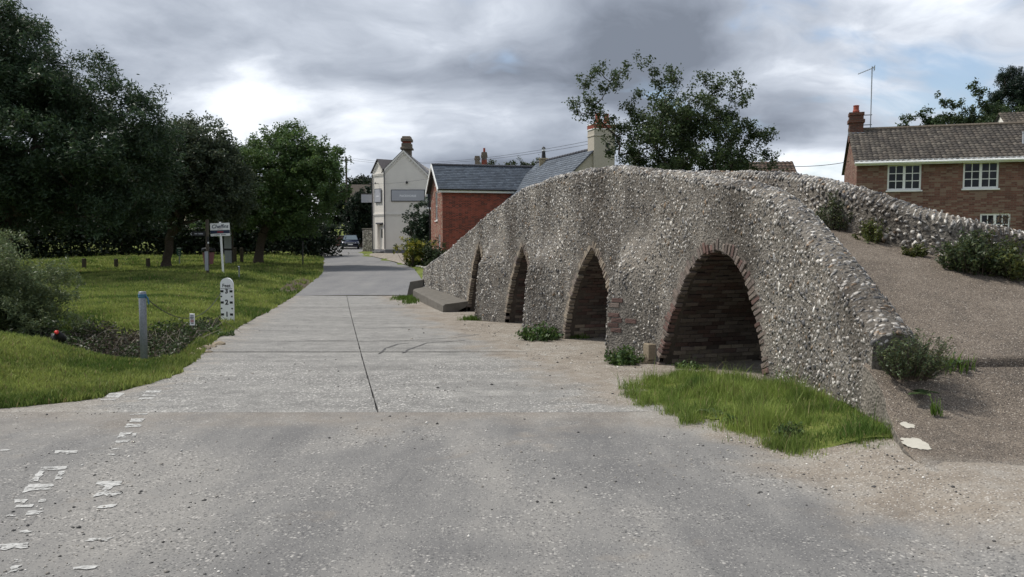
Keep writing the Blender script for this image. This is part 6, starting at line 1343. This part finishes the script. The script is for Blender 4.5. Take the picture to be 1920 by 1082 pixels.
x, y = x[k], y[k]; edge = x - (3.6 - .29 * y); f = nz(x, y, .55, 31) + .55 * np.clip(edge / 1.2 + .6, 0, 1.2) + .25 * nz(x, y, 2.2, 33); k = (rg.random(len(x)) < np.clip(.10 + f * .85, .02, 1)) & ~inside(x, y, poly); x, y = x[k], y[k]; n = len(x)
s_ = np.clip(rg.lognormal(-5.15, .45, n), .002, .022) * (0.75 + .055 * y); v_ = rg.random((n, 1)); c = np.where(v_ < .38, np.array([.085, .082, .08]), np.where(v_ < .8, np.array([.30, .275, .24]), np.array([.58, .56, .52]))) * rg.uniform(.6, 1.3, (n, 1))
stones('loose_gravel', x, y, s_, c, rg)
# clods and broken edge by the ditch
for k, (u_, v_, s_) in enumerate([(372, 660, .13), (385, 656, .16), (398, 652, .12), (410, 648, .15), (360, 667, .10), (392, 662, .09)]):
    p = Vector(place(u_, v_)); mb = MB(); vv = ICO_V * RNG.uniform(.7, 1.2, (12, 1)) * np.array([s_, s_ * .7, s_ * .45]); mb.add([tuple(q) for q in vv], [tuple(f) for f in ICO_F]); o = part('concrete_lump', mb, 'stone_block', None); o.location = p + Vector((0, 0, .02)); tag(o, 'pale broken concrete lump, ' + ['third', 'fourth', 'fifth', 'rightmost', 'leftmost', 'frontmost'][k] + ' of those at the ditch edge of the road', 'rubble', 'broken concrete at the ditch edge')
for k in range(9):
    p = Vector(place(768 + k * 5, 497 + k * .9 + (k % 2))); mb = MB(); s_ = .11 * random.uniform(.8, 1.3); vv = ICO_V * RNG.uniform(.75, 1.15, (12, 1)) * np.array([s_, s_, s_ * .7]); mb.add([tuple(q) for q in vv], [tuple(f) for f in ICO_F]); o = part('edging_stone', mb, 'lichen_white', None); o.location = p + Vector((0, 0, .03)); tag(o, 'pale edging stone below the yellow shrub, ' + ['leftmost', 'second', 'third', 'fourth', 'fifth', 'sixth', 'seventh', 'eighth', 'rightmost'][k] + ' in its row from the left', 'stone', 'edging stones by the garden corner')

# ---- weeds and plants
def weed(u_, v_, d, rx, rz_, n_tips, leaf, col, seed, label, per=30, cat='weeds', aspect=.45, z0=None):
    p = at(u_, v_, dist=d); z0 = float(H(p.x, p.y)) if z0 is None else z0
    return stemmy('weed_clump', label, (p.x, p.y, z0), int(n_tips * 1.6), rz_ * 1.15, rx * 1.1, leaf, col, seed, 'weeds around the bridge', cat, 15, aspect, base_r=.55)
GW = (0.062, 0.110, 0.030)
weed(1010, 632, 16.4, .42, .30, 46, .085, GW, 101, 'low leafy weeds at the foot of the second pier')
weed(1172, 678, 12.7, .30, .28, 44, .075, GW, 102, 'nettle clump at the foot of the pier beside the nearest arch')
weed(868, 575, 25.0, .38, .30, 36, .11, (0.05, 0.11, 0.025), 103, 'bright green weed against the concrete kerb block')
weed(1290, 690, 12.2, .25, .10, 22, .06, GW, 104, 'low weeds along the sill of the nearest arch')
weed(1528, 690, 8.85, .07, .26, 30, .045, (0.03, 0.055, 0.02), 105, 'small dark plant growing from the wall foot above the grass')
weed(395, 640, 17.2, .5, .14, 50, .06, (0.06, 0.11, 0.022), 106, 'rough low weeds in front of the depth board')
weed(300, 640, 16.4, .8, .35, 90, .09, (0.035, 0.065, 0.018), 107, 'dark bramble clump on the ditch bank behind the chain')
weed(1385, 815, 7.55, .13, .12, 24, .045, (0.085, 0.135, 0.035), 108, 'broad-leaved weeds in the front of the grass patch')
weed(1480, 835, 7.0, .13, .15, 30, .04, (0.085, 0.13, 0.045), 109, 'leafy chicory plant at the front edge of the grass patch')
for k, (u_, v_) in enumerate([(1478, 836), (1482, 846), (1468, 830)]):
    p = at(u_, v_, dist=6.92); mb = MB()
    for q in range(9): a = q * .7; mb.add([(0, 0, 0), (.018 * math.cos(a - .25), .004, .018 * math.sin(a - .25)), (.021 * math.cos(a), -.004, .021 * math.sin(a)), (.018 * math.cos(a + .25), .004, .018 * math.sin(a + .25))], [(0, 1, 2, 3)])
    t = thing('chicory_flower', 'small pale violet flower at the front of the grass patch, ' + ['middle', 'lowest', 'topmost'][k] + ' of three', 'flower', p, 0, 'violet flowers'); part('petal', mb, 'flower', t).name = 'petals'; mb = MB(); mb.tube([(0, .004, 0), (.01, .05, -.10), (.02, .08, min(-.12, float(H(p.x + .02, p.y + .08)) - p.z))], .003, 4, False); part('stem', mb, 'green_paint', t)
zr = 0.36
stemmy('toadflax_clump', 'bushy grey-green weed hiding the end of the road-side parapet', (3.60, 7.12, zr), 150, .46, .36, .030, (0.090, 0.118, 0.054), 110, 'weeds around the bridge', 'weeds', 30, .38, (.04, 0), .45)
def dock(loc, n_, L, label, seed, dc=(.075, .115, .045), lift=1.0):
    r_ = np.random.default_rng(seed); t = thing('dock_plant', label, 'weeds', loc, 0, 'weeds around the bridge')
    for k in range(n_):
        a = r_.uniform(0, 6.28); l = L * r_.uniform(.7, 1.2); w = l * .22; mb = MB(); e_ = r_.uniform(.15, .45) * lift
        P = [(0, 0, .01), (l * .35, w, l * e_), (l * .35, -w, l * e_), (l * .35, 0, l * e_ - .01), (l * .75, w * .8, l * e_ * .9), (l * .75, -w * .8, l * e_ * .9), (l * .75, 0, l * e_ * .9 - .01), (l, 0, l * e_ * .5)]
        P = [(x * math.cos(a) - y * math.sin(a), x * math.sin(a) + y * math.cos(a), z) for x, y, z in P]; c_ = tuple(np.array(dc) * r_.uniform(.7, 1.3)); mb.add(P, [(0, 3, 1), (0, 2, 3), (1, 3, 6, 4), (3, 2, 5, 6), (4, 6, 7), (6, 5, 7)], c_); part('leaf', mb, 'leaf', t, True, True)
dock((3.62, 6.93, 0.21), 8, .13, 'flat dock leaves below the weed at the ramp side', 1); dock((4.18, 7.40, 0.42), 9, .12, 'flat dock leaves under the edge of the bridge path', 2); dock((2.05, 8.0, float(H(2.05, 8.0))), 7, .2, 'dock leaves in the middle of the grass patch', 3)
# plants along the inner parapet
def pz(x, y): return float(DECK(y))
for k, (u_, v_, d, rx, rz_, n_, lf, col, lab) in enumerate([(1568, 420, 11.6, .24, .48, 70, .04, (0.075, 0.095, 0.045), 'dark shrub against the far parapet beside the coping'), (1638, 440, 10.95, .22, .28, 50, .04, (0.095, 0.115, 0.032), 'yellow-green plant at the foot of the far parapet'),
      (1712, 462, 10.35, .14, .14, 26, .04, (0.07, 0.085, 0.02), 'small tuft at the foot of the far parapet'), (1828, 486, 9.75, .36, .44, 150, .055, (0.062, 0.085, 0.036), 'large dark bush growing over the flared parapet'), (1905, 496, 9.55, .36, .40, 120, .055, (0.092, 0.110, 0.034), 'bush with yellowish leaves at the right edge by the parapet')]):
    p = at(u_, v_, dist=d); z0 = pz(p.x, max(p.y, 7.5))
    stemmy('parapet_shrub', lab, (p.x, p.y, z0), n_, rz_ * 1.2, rx * 1.25, lf * .95, col, 120 + k, 'shrubs on the bridge parapet', 'shrub', 34, .5, base_r=.6)
for k, (u_, v_) in enumerate([(1872, 400), (1880, 395), (1890, 410), (1858, 415)]):
    p = at(u_, v_ + 55, dist=9.6); q = at(u_, v_, dist=9.6); mb = MB(); mb.tube([(0, 0, 0), (.02, .01, (q.z - p.z) * .6), (.0, 0, q.z - p.z)], [.006, .005, .003], 4, False); t = thing('dry_stalk', 'thin dry seed stalk above the parapet bushes, ' + ['second', 'third', 'rightmost', 'leftmost'][k] + ' of four from the left', 'stalk', p, 0, 'dry stalks on the parapet'); part('stem', mb, 'weathered_wood', t); P_ = np.array([(0, 0, q.z - p.z)]) + RNG.normal(0, .03, (30, 3)) * np.array([1, 1, 3]) - np.array([0, 0, .1]); link('seed_head', leaf_mesh('seed_head', P_, .03, np.tile([[.12, .09, .05]], (30, 1)), .2, .5), 'leaf', t)

# ---- worn white lettering on the road
gg = mat('worn_paint'); p_ = gg.pos(); nw = gg.noise(p_, 22, 5, .7)
bs = gg.n('ShaderNodeBsdfPrincipled', {'Base Color': gg.ramp(nw, [(.34, (.30, .30, .29)), (.6, (.50, .50, .485))]), 'Roughness': .8})
wear = gg.step(gg.math('ADD', gg.math('MULTIPLY', gg.noise(p_, 9, 5, .7), .6), gg.math('MULTIPLY', gg.noise(p_, 45, 3), .4)), .38, .52)
gg.n('ShaderNodeOutputMaterial', {0: gg.n('ShaderNodeMixShader', {0: wear, 1: gg.n('ShaderNodeBsdfTransparent').outputs[0], 2: bs.outputs[0]}).outputs[0]})
def px2(x, y): return x / 2.832, 700 + y / 2.832
COLS = [('left', [[(560, 136), (580, 110), (670, 108), (632, 136)], [(532, 150), (540, 142), (618, 142), (612, 150)], [(280, 436), (292, 422), (412, 420), (408, 430)], [(350, 436), (356, 428), (372, 428), (362, 440)], [(205, 528), (225, 508), (355, 504), (350, 520)], [(165, 586), (205, 530), (238, 530), (200, 584)], [(290, 574), (318, 530), (346, 530), (322, 574)], [(108, 648), (150, 600), (292, 598), (270, 630), (180, 632)], [(78, 703), (88, 682), (135, 682), (126, 700)], [(200, 696), (212, 680), (248, 680), (238, 694)], [(85, 724), (96, 710), (182, 710), (172, 724)], [(130, 765), (148, 744), (228, 742), (216, 760)], [(92, 862), (104, 852), (176, 849), (166, 858)], [(0, 950), (0, 922), (160, 912), (150, 940)], [(66, 1020), (76, 1004), (122, 1003), (112, 1018)], [(48, 1074), (66, 1036), (116, 1030), (100, 1072)], [(40, 770), (48, 763), (86, 763), (78, 770)], [(0, 424), (0, 416), (52, 414), (44, 422)]], 'worn white road lettering, the left of the two columns'),
        ('right', [[(762, 110), (782, 98), (856, 97), (846, 109)], [(752, 128), (760, 121), (829, 121), (824, 128)], [(735, 146), (746, 137), (822, 136), (816, 142)], [(690, 229), (700, 222), (786, 220), (780, 226)], [(684, 268), (700, 248), (768, 247), (756, 264)], [(655, 298), (676, 276), (760, 282), (742, 292)], [(622, 354), (640, 322), (702, 320), (692, 330), (660, 334), (672, 350)], [(698, 346), (706, 328), (732, 325), (722, 342)], [(612, 378), (620, 366), (690, 362), (680, 374)], [(595, 415), (602, 408), (637, 407), (630, 414)], [(573, 446), (582, 437), (616, 437), (608, 445)], [(508, 600), (520, 588), (652, 583), (640, 604), (600, 612), (570, 634), (540, 640), (560, 610)], [(490, 670), (520, 645), (590, 636), (650, 650), (600, 664), (560, 656)], [(515, 728), (530, 714), (614, 707), (600, 722)], [(450, 906), (470, 894), (596, 886), (580, 898)], [(378, 1056), (394, 1042), (532, 1036), (500, 1052)], [(350, 1034), (356, 1028), (372, 1028), (366, 1034)]], 'worn white road lettering, the right of the two columns')]
rw = np.random.default_rng(9)
for nm_, polys, lab in COLS:
    t = thing('road_marking', lab, 'road marking', (0, 0, 0), 0, 'worn road lettering')
    for pl_ in polys:
        W3 = [at(*px2(*q)) for q in pl_]; ring = []
        for a, b in zip(W3, W3[1:] + W3[:1]):
            m = max(3, int((b - a).length / .035))
            for k in range(m):
                q = a.lerp(b, k / m); q += Vector((rw.normal(0, .006), rw.normal(0, .008), 0)); ring.append((q.x, q.y, float(H(q.x, q.y)) + .017))
        cxy = np.mean(np.array(ring), 0); mb = MB(); mb.add([tuple(cxy)] + ring, [(0, k + 1, (k + 1) % len(ring) + 1) for k in range(len(ring))]); part('paint_patch', mb, 'worn_paint', t)
